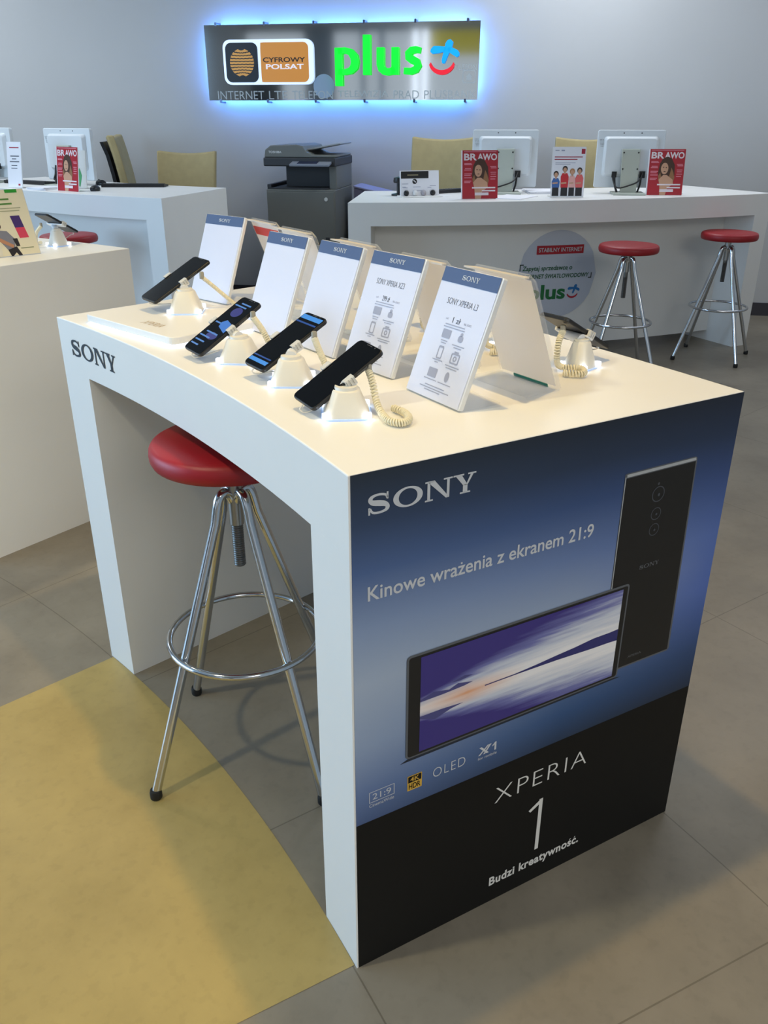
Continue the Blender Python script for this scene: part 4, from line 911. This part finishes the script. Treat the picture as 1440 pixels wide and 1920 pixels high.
# ================================================================== OFFICE CHAIRS
def office_chair(label, loc, rz, top):
    """local: seat faces -y"""
    t = thing('office_chair', label, 'chair', loc, rz, 'tan office chairs')
    W = .46; zb = .58; H = top - zb
    mb = MB(); nx, nz_ = 10, 10
    def surf(u, v, off):
        x = (u - .5) * W * (1 - .06 * (1 - v)); y = .22 + .16 * v * v * .6 - .035 * (1 - (2 * u - 1) ** 2) * -1 + off; z = zb + H * v - (.02 * (1 - (2 * u - 1) ** 2)) * (v > .95)
        return (x, y, z)
    g = [[surf(i / nx, j / nz_, 0) for i in range(nx + 1)] for j in range(nz_ + 1)]; g2 = [[surf(i / nx, j / nz_, .055) for i in range(nx + 1)] for j in range(nz_ + 1)]
    vs = [p for r in g for p in r] + [p for r in g2 for p in r]; K = (nx + 1) * (nz_ + 1); id_ = lambda j, i: j * (nx + 1) + i; fs = []
    for j in range(nz_):
        for i in range(nx): fs += [(id_(j, i), id_(j, i + 1), id_(j + 1, i + 1), id_(j + 1, i)), (K + id_(j, i), K + id_(j + 1, i), K + id_(j + 1, i + 1), K + id_(j, i + 1))]
    for j in range(nz_): fs += [(id_(j, 0), id_(j + 1, 0), K + id_(j + 1, 0), K + id_(j, 0)), (id_(j, nx), K + id_(j, nx), K + id_(j + 1, nx), id_(j + 1, nx))]
    for i in range(nx): fs += [(id_(0, i), K + id_(0, i), K + id_(0, i + 1), id_(0, i + 1)), (id_(nz_, i), id_(nz_, i + 1), K + id_(nz_, i + 1), K + id_(nz_, i))]
    mb.add(vs, fs); fixn(part('backrest', mb, TAN, t, smooth=50, bevel=.012, seg=3))
    mb = MB(); mb.prism(rrect(-.24, -.26, .24, .24, .06), .47, .55); part('seat', mb, TAN, t, bevel=.02, seg=3, smooth=50)
    mb = MB(); v_ = [surf(.5, k / 5, .075) for k in range(6)]
    for k in range(5):
        a, b = v_[k], v_[k + 1]; mb.add([(-.17, a[1] - .015, a[2]), (.17, a[1] - .015, a[2]), (.17, b[1] - .015, b[2] - (.03 if k == 4 else 0)), (-.17, b[1] - .015, b[2] - (.03 if k == 4 else 0)), (-.17, a[1] + .012, a[2]), (.17, a[1] + .012, a[2]), (.17, b[1] + .012, b[2] - (.03 if k == 4 else 0)), (-.17, b[1] + .012, b[2] - (.03 if k == 4 else 0))], [(0, 3, 2, 1), (4, 5, 6, 7), (0, 1, 5, 4), (1, 2, 6, 5), (2, 3, 7, 6), (3, 0, 4, 7)])
    part('back_shell', mb, BLACK, t)
    for sx in (-1, 1):
        mb = MB(); mb.tube(spline([(sx * .22, .1, .48), (sx * .29, .08, .56), (sx * .29, .0, .68), (sx * .285, -.02, .74)], 14), .016, 10); a = part('armrest', mb, BLACK, t, smooth=60)
        mb = MB(); mb.prism(rrect(sx * .285 - .035, -.17, sx * .285 + .035, .12, .03), .74, .77); part('arm_pad', mb, BLACK, a, bevel=.006)
    mb = MB(); mb.lathe([(0, .10), (.03, .10), (.03, .28), (.022, .28), (.022, .47), (0, .47)], 18, close=False); part('gas_column', mb, BLACK, t, smooth=40)
    for k in range(5):
        a = 2 * pi * k / 5; d = Vector((cos(a), sin(a), 0)); mb = MB(); mb.tube([d * .02 + Vector((0, 0, .115)), d * .28 + Vector((0, 0, .075))], [.024, .016], 10); l_ = part('base_leg', mb, BLACK, t, smooth=60)
        q = d * .28; mb = MB(); mb.lathe([(0, -.022), (.026, -.022), (.029, 0), (.026, .022), (0, .022)], 16, Matrix.Translation((q.x, q.y, .03)) @ Matrix.Rotation(a, 4, 'Z') @ Matrix.Rotation(pi / 2, 4, 'X'), close=False); part('caster', mb, RUBBER, l_, smooth=50)
    return t
FACE = WA          # chairs facing the hall: local -y = wall normal into the room
ch = office_chair('tan office chair behind the right counter, left of the first monitor', wallpt(-2.515, 0.98, 0), FACE + radians(-3), 1.32)
def chair_copy(label, loc, rz, dz=0):
    o = copy_tree(ch); o.location = loc; o.rotation_euler = (0, 0, rz); o['label'] = label; return o
chair_copy('tan office chair behind the right counter, between the leaflet and second monitor', wallpt(-1.455, 0.82, 0), FACE + radians(3))
office_chair('tan office chair behind the left counter, beside the copier', wallpt(-4.44, 1.0, 0), FACE + radians(4), 1.215)
chair_copy('office chair turned sideways with black shell, behind the far left counter', (2.36, 6.08, 0), FACE + radians(108))

# ================================================================== DESK EQUIPMENT
def monitor(label, base, rz, group='white monitors seen from behind'):
    """local: x right as seen from the hall, -y towards the hall (back of the screen)"""
    t = thing('monitor', label, 'monitor', (base[0], base[1], 1.0), rz, group)
    tilt = radians(4); M = frame((0, 0.02, 0.035), (1, 0, 0), (0, sin(tilt) * .6, 1))
    mb = MB(); mb.prism(rrect(-.21, 0, .21, .34, .012), -.03, 0.0, M); c = part('casing', mb, MON, t, bevel=.004)
    mb = MB(); a = rrect(-.17, .065, .17, .305, .02); b = rrect(-.155, .08, .155, .29, .02); mb.prism(a, 0.0, .028, M, b); part('rear_bulge', mb, MON, c, bevel=.003)
    mb = MB(); mb.flat(rect(-.19, .02, .19, .325), -.0305, M); part('screen', mb, GLASS_BLACK, c)
    mb = MB()
    for k in range(6):
        for j in range(3): mb.box((-.195 + j * .009 + k * .002, .285 - k * .008, .0006), (.006, .002, .001), M)
    for q in (-.05, .06): mb.lathe([(0, 0), (.004, 0), (.004, .001), (0, .001)], 10, M @ Matrix.Translation((q, .322, 0)), close=False)
    part('vents', mb, mat('vent_dark', (60, 64, 66), .6), c)
    mb = MB(); mb.box((0, -.055, .006), (.20, .20, .012)); part('foot', mb, MON_G, t, bevel=.003)
    mb = MB(); mb.add([(-.05, -.075, .008), (.05, -.075, .008), (.057, -.022, .265), (-.057, -.022, .265), (-.05, -.05, .008), (.05, -.05, .008), (.057, .0, .265), (-.057, .0, .265)], [(0, 1, 2, 3), (7, 6, 5, 4), (0, 4, 5, 1), (1, 5, 6, 2), (2, 6, 7, 3), (3, 7, 4, 0)]); s = part('stand', mb, MON_G, t, bevel=.003)
    mb = MB()
    for x_ in (-.045, .045):
        for z_ in (.15, .245): mb.lathe([(0, 0), (.005, 0), (.005, .002), (0, .002)], 10, frame((x_, -.0755 + (z_ - .008) / .257 * .053, z_), (1, 0, 0), (0, 0, 1)), close=False)
    part('screws', mb, BLACK, s)
    mb = MB()
    mb.tube(spline([(-.10, -.012, .125), (-.095, -.03, .08), (-.07, -.075, .04), (.0, -.085, .055), (.06, -.06, .08), (.085, -.012, .125)], 24), .0045, 8)
    mb.tube(spline([(.08, -.012, .125), (.075, -.03, .06), (.06, -.05, .014)], 12), .006, 8); mb.tube(spline([(-.09, -.012, .125), (-.085, -.04, .06), (-.07, -.06, .014)], 12), .007, 8)
    mb.box((.085, -.006, .115), (.035, .012, .04)); mb.box((-.09, -.006, .115), (.03, .012, .035)); part('cables', mb, BLACK, t, smooth=60)
    return t
MON1 = monitor('white monitor seen from behind, left one on the right counter', (3.525, 3.34), radians(-40))
def mon_copy(label, x, y, rz):
    o = copy_tree(MON1); o.location = (x, y, 1.0); o.rotation_euler = (0, 0, rz); o['label'] = label; return o
mon_copy('white monitor seen from behind, at the right end of the right counter', 4.13, 2.83, radians(-44))
mon_copy('white monitor seen from behind on the left counter, behind the magazine stand', 1.47, 5.66, radians(-60))
mon_copy('white monitor cut off by the left edge of the photo', 1.12, 6.32, radians(-66))

MAG_RED = mat('mag_red', (176, 22, 42), 0.45); SKIN = mat('print_skin', (206, 158, 128), 0.5); HAIR = mat('print_hair', (70, 42, 30), 0.5); HAIR2 = mat('print_hair_light', (150, 106, 70), 0.5)
MWHT = mat('mag_white', (236, 222, 226), 0.5); MPINK = mat('mag_pink', (224, 130, 146), 0.5)
def magazine(label, mid, rz, W=.225, H=.27):
    t = thing('magazine', label, 'magazine', (mid[0], mid[1], 1.0), rz, 'red magazines on the counters')
    tl = radians(8); M = frame((-W / 2, 0, 0.001), (1, 0, 0), (0, sin(tl), cos(tl)))
    mb = MB(); mb.prism(rect(0, 0, W, H), -.006, 0, M); part('pages', mb, PAPER, t)
    mb = MB(); mb.box((0, .035, .0015), (W * .8, .07, .003)); mb.add([(-W * .3, .002, 0), (W * .3, .002, 0), (W * .3, .03, .18), (-W * .3, .03, .18), (-W * .3, .006, 0), (W * .3, .006, 0), (W * .3, .034, .18), (-W * .3, .034, .18)], [(0, 1, 2, 3), (7, 6, 5, 4), (0, 4, 5, 1), (1, 5, 6, 2), (2, 6, 7, 3), (3, 7, 4, 0)]); part('easel', mb, ACRYL, t)
    mb = MB(); mb.flat(rect(.006, 0, W, H), .0006, M); c = part('cover', mb, MAG_RED, t)
    S = lambda u, v: (.006 + u * (W - .006), v * H)
    def fl(polys, z, m, nm):
        mb = MB()
        for p in polys: mb.flat([S(*q) for q in p], z, M)
        return part(nm, mb, m, c)
    fl([[(.30, .30), (.27, .5), (.30, .68), (.38, .80), (.5, .84), (.62, .80), (.72, .66), (.74, .45), (.72, .28), (.6, .2), (.4, .2)]], .0012, HAIR, 'cover_hair')
    fl([[(.56, .28), (.6, .45), (.64, .6), (.70, .5), (.745, .38), (.70, .25)], [(.30, .3), (.28, .42), (.33, .5), (.38, .36)]], .0014, HAIR2, 'cover_hair')
    fl([[(.36, .0), (.34, .2), (.30, .34), (.42, .44), (.52, .44), (.70, .34), (.72, .24), (.56, .15), (.52, .0)], circ(.445, .58, .105, .125, 18)], .0016, SKIN, 'cover_figure')
    fl([circ(.41, .605, .022, .010, 8), circ(.49, .60, .022, .010, 8), [(.41, .515), (.45, .505), (.49, .515), (.45, .525)]], .0019, HAIR, 'cover_face')
    mb = MB(); x0, y0 = S(.04, .795); x1, y1 = S(.40, .935); mb.text('BR', (x0, y0, x1, y1), .0014, M, bold=.03); x0, y0 = S(.42, .795); x1, y1 = S(.97, .935); mb.text('AWO', (x0, y0, x1, y1), .0011, M, bold=.03); part('lettering', mb, MWHT, c, label='white magazine title')
    bars = []
    for k, (a, b, v) in enumerate(((.05, .25, .72), (.05, .27, .70), (.07, .24, .62), (.05, .25, .59), (.05, .26, .51), (.05, .23, .48), (.05, .26, .43), (.05, .25, .36), (.05, .22, .33), (.78, .95, .66), (.8, .96, .63), (.79, .95, .54), (.8, .94, .50), (.79, .95, .45), (.79, .93, .40))): bars.append([(a, v), (b, v), (b, v + .018), (a, v + .018)])
    bars.append([(.04, .965), (.95, .965), (.95, .98), (.04, .98)]); fl(bars, .0012, MPINK, 'cover_lines')
    fl([[(.27, .215), (.93, .215), (.93, .245), (.27, .245)], [(.55, .15), (.93, .15), (.93, .18), (.55, .18)], [(.35, .07), (.74, .07), (.74, .13), (.35, .13)]], .0020, MWHT, 'cover_headline')
    return t
MG = magazine('red magazine standing on the right counter in front of the left monitor', (3.095, 3.10), radians(-27))
def mag_copy(label, x, y, rz, s=1.0):
    o = copy_tree(MG); o.location = (x, y, 1.0); o.rotation_euler = (0, 0, rz); o['label'] = label; return o
mag_copy('red magazine standing at the right end of the right counter, before the right monitor', 4.215, 2.605, radians(-39))
mag_copy('pink-looking red magazine standing on the far left counter', 1.283, 5.135, radians(-72))

def leaflet_stand(label, mid, rz, W, H, tl, group=None, paper=None):
    t = thing('leaflet_stand', label, 'leaflet stand', (mid[0], mid[1], 1.0), rz, group)
    M = frame((-W / 2, 0, 0.002), (1, 0, 0), (0, sin(tl), cos(tl)))
    mb = MB(); mb.prism(rrect(0, 0, W, H, .003, 2), -.004, 0, M); part('holder', mb, ACRYL, t)
    mb = MB(); mb.box((0, .05, .0015), (W, .10, .003)); part('foot', mb, FILM, t)
    mb = MB(); mb.flat(rect(.002, .002, W - .002, H - .002), .0006, M); pp = part('paper', mb, paper or PAPER, t)
    S = lambda u, v: (u * W, v * H)
    def fl(polys, z, m, nm):
        mb = MB()
        for p in polys: mb.flat([S(*q) for q in p], z, M)
        return part(nm, mb, m, pp)
    return t, pp, M, S, fl
t, pp, M, S, fl = leaflet_stand('white leaflet with four smiling people in coloured tops on the right counter', (3.606, 2.865), radians(-36), .205, .285, radians(7))
people = ((.14, .24, .45, (60, 104, 170), (40, 26, 22)), (.40, .24, .55, (206, 40, 52), (40, 30, 26)), (.84, .24, .52, (226, 100, 100), (52, 36, 30)), (.62, .20, .50, (236, 176, 170), (180, 130, 86)))
for i, (u, w, v, top, hair) in enumerate(people):
    fl([[(u - w * .42, .02), (u + w * .42, .02), (u + w * .40, .22), (u - w * .40, .22)]], .0010 + i * .0004, mat('print_trousers', (30, 32, 40), .5), 'printed_trousers')
    fl([[(u - w * .45, .19), (u + w * .45, .19), (u + w * .5, v - .14), (u + w * .3, v - .07), (u - w * .3, v - .07), (u - w * .5, v - .14)]], .0011 + i * .0004, mat('print_top_%d' % i, top, .5), 'printed_top')
    fl([circ(u, v + .012, .078, .062, 14)], .0012 + i * .0004, mat('print_hair_%d' % i, hair, .5), 'printed_hair')
    fl([circ(u, v - .01, .055, .052, 14), [(u - .02, v - .09), (u + .02, v - .09), (u + .02, v - .04), (u - .02, v - .04)], [(u - w * .4, .26), (u + w * .25, .27), (u + w * .25, .30), (u - w * .4, .29)]], .0013 + i * .0004, SKIN, 'printed_face')
fl([[(.07, .79), (.9, .79), (.9, .81), (.07, .81)], [(.07, .74), (.75, .74), (.75, .76), (.07, .76)]], .001, mat('print_crimson', (170, 30, 60), .5), 'printed_headline')
fl([[(.1, .68), (.7, .68), (.7, .69), (.1, .69)], [(.1, .65), (.55, .65), (.55, .66), (.1, .66)], [(.08, .92), (.2, .92), (.2, .935), (.08, .935)], [(.26, .915), (.36, .915), (.36, .94), (.26, .94)]], .001, INK_LT, 'printed_lines')
fl([[(.86, .86), (.97, .86), (.97, .96), (.86, .96)]], .001, mat('print_crimson', (170, 30, 60), .5), 'printed_badge')
t, pp, M, S, fl = leaflet_stand('narrow white leaflet with dark lines on the far left counter', (1.08, 5.62), radians(-58), .125, .295, radians(10))
fl([[(.2, .86), (.85, .86), (.85, .885), (.2, .885)]], .001, mat('print_crimson', (170, 30, 60), .5), 'printed_headline')
fl([[(.25, .68), (.85, .68), (.85, .70), (.25, .70)], [(.35, .62), (.65, .62), (.65, .64), (.35, .64)], [(.2, .56), (.85, .56), (.85, .58), (.2, .58)], [(.3, .48), (.7, .48), (.7, .495), (.3, .495)], [(.28, .42), (.7, .42), (.7, .435), (.28, .435)]], .001, INK, 'printed_lines')
fl([[(.72, .05), (.86, .05), (.86, .09), (.72, .09)]], .001, mat('print_crimson', (170, 30, 60), .5), 'printed_badge')

# earphone display card on the right counter
ed = thing('earphone_display', 'small white display box with black strip and round earpieces on the right counter', 'display', (2.90, 3.43, 1.0), radians(-20))
M = frame((-.125, 0, .006), (1, 0, 0), (0, .1, 1))
mb = MB(); mb.box((0, .0, .003), (.26, .12, .006)); part('base', mb, WHITE, ed, bevel=.002)
mb = MB(); mb.prism(rect(0, 0, .25, .145), -.012, 0, M); b_ = part('card', mb, PAPER, ed)
mb = MB(); mb.flat(rect(.004, .10, .182, .141), .0008, M); part('title_strip', mb, BLACK, b_)
mb = MB(); mb.flat(rect(.045, .117, .115, .1225), .0014, M); part('title_line', mb, mat('print_bronze', (150, 140, 110), .5), b_)
mb = MB()
for x0, x1, z_ in ((.01, .05, .068), (.01, .035, .05), (.015, .045, .046), (.08, .13, .05), (.19, .23, .055), (.08, .16, .028), (.175, .2, .046)): mb.flat(rect(x0, z_, x1, z_ + .003), .0008, M)
part('small_print', mb, INK_LT, b_)
mb = MB(); mb.flat(circ(.092, .083, .015, n=20), .0009, M); part('round_mark', mb, BLACK, b_)
mb = MB(); mb.flat([(.083, .088), (.098, .076), (.101, .08), (.087, .091)], .0013, M); part('round_mark', mb, PAPER, b_)
for i, (x_, m_) in enumerate(((.035, BLACK), (.092, mat('ear_white', (235, 235, 235), .4)), (.148, mat('ear_grey', (176, 170, 176), .4)), (.208, BLACK))):
    mb = MB(); mb.lathe([(0, 0), (.016, 0), (.017, .006), (.012, .014), (0, .016)], 20, M @ Matrix.Translation((x_, .016, .001)), close=False); part('earpiece', mb, m_, ed, smooth=50)
hs = thing('headset', 'black headset lying at the left edge of the right counter behind the display box', 'headset', (2.875, 3.555, 1.0), 0)
mb = MB(); mb.lathe([(0, 0), (.03, .0), (.034, .01), (.03, .03), (0, .036)], 20, Matrix.Translation((-.03, .02, .075)), close=False); part('ear_cup', mb, BLACK, hs, smooth=50)
mb = MB(); mb.lathe([(0, 0), (.045, 0), (.045, .01), (.012, .016), (.012, .075), (0, .075)], 20, Matrix.Translation((-.03, .02, 0)), close=False); part('rest', mb, BLACK, hs, smooth=40)

def keyboard(label, mid, rz, W=.44):
    t = thing('keyboard', label, 'keyboard', (mid[0], mid[1], 1.0), rz, 'black keyboards')
    mb = MB(); mb.add([(-W / 2, -.07, 0), (W / 2, -.07, 0), (W / 2, .07, 0), (-W / 2, .07, 0), (-W / 2, -.07, .022), (W / 2, -.07, .022), (W / 2, .07, .012), (-W / 2, .07, .012)], [(3, 2, 1, 0), (4, 5, 6, 7), (0, 1, 5, 4), (1, 2, 6, 5), (2, 3, 7, 6), (3, 0, 4, 7)]); part('case', mb, BLACK, t, bevel=.003)
    mb = MB()
    for r in range(5):
        for k in range(18): mb.box((-W / 2 + .022 + k * (W - .04) / 17.5, -.052 + r * .0255, .0215 - r * .0018), (.018, .019, .007))
    part('keys', mb, DGREY, t)
    return t
KB = keyboard('black keyboard on the left counter in front of the sideways chair', (1.80, 5.27), radians(-36))
o = copy_tree(KB); o.location = (3.15, 3.60, 1.0); o.rotation_euler = (0, 0, 0); o['label'] = 'black keyboard on the right counter behind the left red magazine'
o = copy_tree(KB); o.location = (1.30, 6.0, 1.0); o.rotation_euler = (0, 0, radians(-66)); o['label'] = 'black keyboard between the narrow leaflet and the pink magazine'
def mouse(label, x, y, rz):
    t = thing('computer_mouse', label, 'mouse', (x, y, 1.0), rz, 'black mice')
    mb = MB()
    for_ = [(.0, .0), (.028, .0), (.031, .01), (.028, .022), (.018, .032), (.0, .036)]
    mb.lathe(for_, 20, Matrix.Scale(1.6, 4, (0, 1, 0)), close=False); part('shell', mb, BLACK, t, smooth=60)
    mb = MB(); mb.lathe([(0, -.003), (.006, -.003), (.006, .003), (0, .003)], 12, Matrix.Translation((0, .02, .034)) @ Matrix.Rotation(pi / 2, 4, 'Y'), close=False); part('wheel', mb, DGREY, t)
    return t
MS = mouse('black mouse at the front edge of the left counter beside the magazine', 1.44, 5.06, radians(-40))
o = copy_tree(MS); o.location = (1.66, 5.56, 1.0); o.rotation_euler = (0, 0, .3); o['label'] = 'black mouse behind the left end of the long keyboard'
o = copy_tree(MS); o.location = (3.80, 2.98, 1.0); o.rotation_euler = (0, 0, .3); o['label'] = 'black mouse behind the leaflet with people'
def paper_stack(label, x, y, rz, n=3, W=.21, H=.29):
    t = thing('paper_stack', label, 'papers', (x, y, 1.0), rz, 'loose papers on the counters')
    for k in range(n):
        mb = MB(); mb.box((0, 0, .002 + k * .004), (W, H, .0036), Matrix.Rotation(radians(random.uniform(-9, 9)), 4, 'Z')); part('sheet', mb, PAPER, t)
    return t
paper_stack('loose white papers on the right counter right of the left monitor', 3.74, 3.22, radians(-30), 4, .19, .26)
paper_stack('white sheet beside the first red magazine on the right counter', 3.34, 3.06, radians(-60), 1)
paper_stack('white papers under the right monitor beside the right magazine', 4.36, 2.66, radians(-40), 2, .10, .16)
paper_stack('papers on the far left counter beside the narrow leaflet', 1.22, 5.40, radians(-60), 4, .15, .2)
gb = thing('glass_leaflet_holder', 'clear leaflet holder with a green print, right of the pink magazine', 'leaflet holder', (1.43, 5.32, 1.0), radians(-66))
M = frame((-.06, 0, .002), (1, 0, 0), (0, .12, 1))
mb = MB(); mb.prism(rrect(0, 0, .12, .24, .003, 2), -.004, 0, M); part('plate', mb, CLEAR, gb)
mb = MB(); mb.box((0, .03, .0015), (.12, .08, .003)); part('foot', mb, FILM, gb)
mb = MB(); mb.flat([(.02, .02), (.06, .01), (.08, .08), (.06, .13), (.03, .09)], .001, M); part('print', mb, mat('print_green', (70, 150, 96), .5), gb)

# ================================================================== ON THE LEFT DISPLAY TABLE
t, pp, M, S, fl = leaflet_stand('cream-lit brochure sign with green header and a couple, on the left display table', (0.125, 2.338), radians(8), .33, .225, radians(18), None, mat('paper_warm_tint', (242, 234, 206), 0.6))  # paper colour tinted cream to carry the warm spot's light
fl([[(.80, .945), (.93, .945), (.93, .995), (.80, .995)]], .001, mat('tag_green', (40, 160, 50), .5), 'printed_tag')
fl([[(.45, .84), (.82, .84), (.82, .865), (.45, .865)], [(.45, .77), (.84, .77), (.84, .795), (.45, .795)]], .001, mat('head_green', (84, 140, 60), .5), 'printed_headline')
fl([[(.45, .71), (.92, .71), (.92, .72), (.45, .72)], [(.45, .67), (.9, .67), (.9, .68), (.45, .68)], [(.80, .10), (.94, .10), (.94, .115), (.80, .115)]], .001, mat('line_olive', (150, 156, 120), .5), 'printed_lines')
fl([[(.78, .60), (.88, .60), (.90, .42), (.80, .42)]], .001, mat('ph_violet', (70, 44, 120), .5), 'printed_phone')
fl([[(.80, .42), (.90, .42), (.92, .26), (.82, .26)]], .001, mat('ph_coral', (226, 70, 100), .5), 'printed_phone')
fl([circ(.555, .54, .045, .055, 12), circ(.62, .46, .035, .05, 12)], .0014, mat('print_hair_b', (70, 46, 34), .5), 'printed_hair')
fl([circ(.55, .50, .035, .05, 12), circ(.605, .44, .03, .045, 12), [(.44, .28), (.56, .33), (.74, .16), (.72, .12), (.56, .26), (.46, .22)]], .0016, mat('skin_b', (196, 140, 106), .5), 'printed_skin')
fl([[(.60, .40), (.70, .38), (.76, .26), (.74, .10), (.66, .10), (.60, .24)]], .0012, mat('shirt_grey', (134, 136, 150), .5), 'printed_shirt')
fl([[(.66, .10), (.76, .14), (.80, -.0), (.76, .0), (.74, .05), (.70, .0), (.68, .0)], [(.74, .26), (.79, .26), (.80, .14), (.76, .14)]], .0013, mat('trouser_b', (34, 32, 40), .5), 'printed_trousers')
fl([[(.40, .34), (.50, .30), (.54, .20), (.42, .18)]], .0013, mat('shirt_b', (120, 104, 104), .5), 'printed_shirt')
fl([[(.46, .16), (.60, .17), (.59, .02), (.47, .01)]], .0018, mat('cup_w', (236, 230, 214), .5), 'printed_box')
cen = (0.418, 2.555, 1.083); ra = radians(24)
XC = (-sin(ra), cos(ra), 0); YC = (-.87 * cos(ra), -.87 * sin(ra), .48)
smartphone('phone tilted away on the stand at the corner of the left display table', cen, XC, YC, .155, .074)
phone_stand('white phone stand with bright foot at the corner of the left display table', 0.405, 2.535, 1.0, 10, cen, XC, YC, .074, [(0.35, 2.53, 1.075), (0.33, 2.535, 1.05), (0.325, 2.54, 1.01), (0.33, 2.57, 1.0085), (0.36, 2.6, 1.0085)], .056, False, .066)
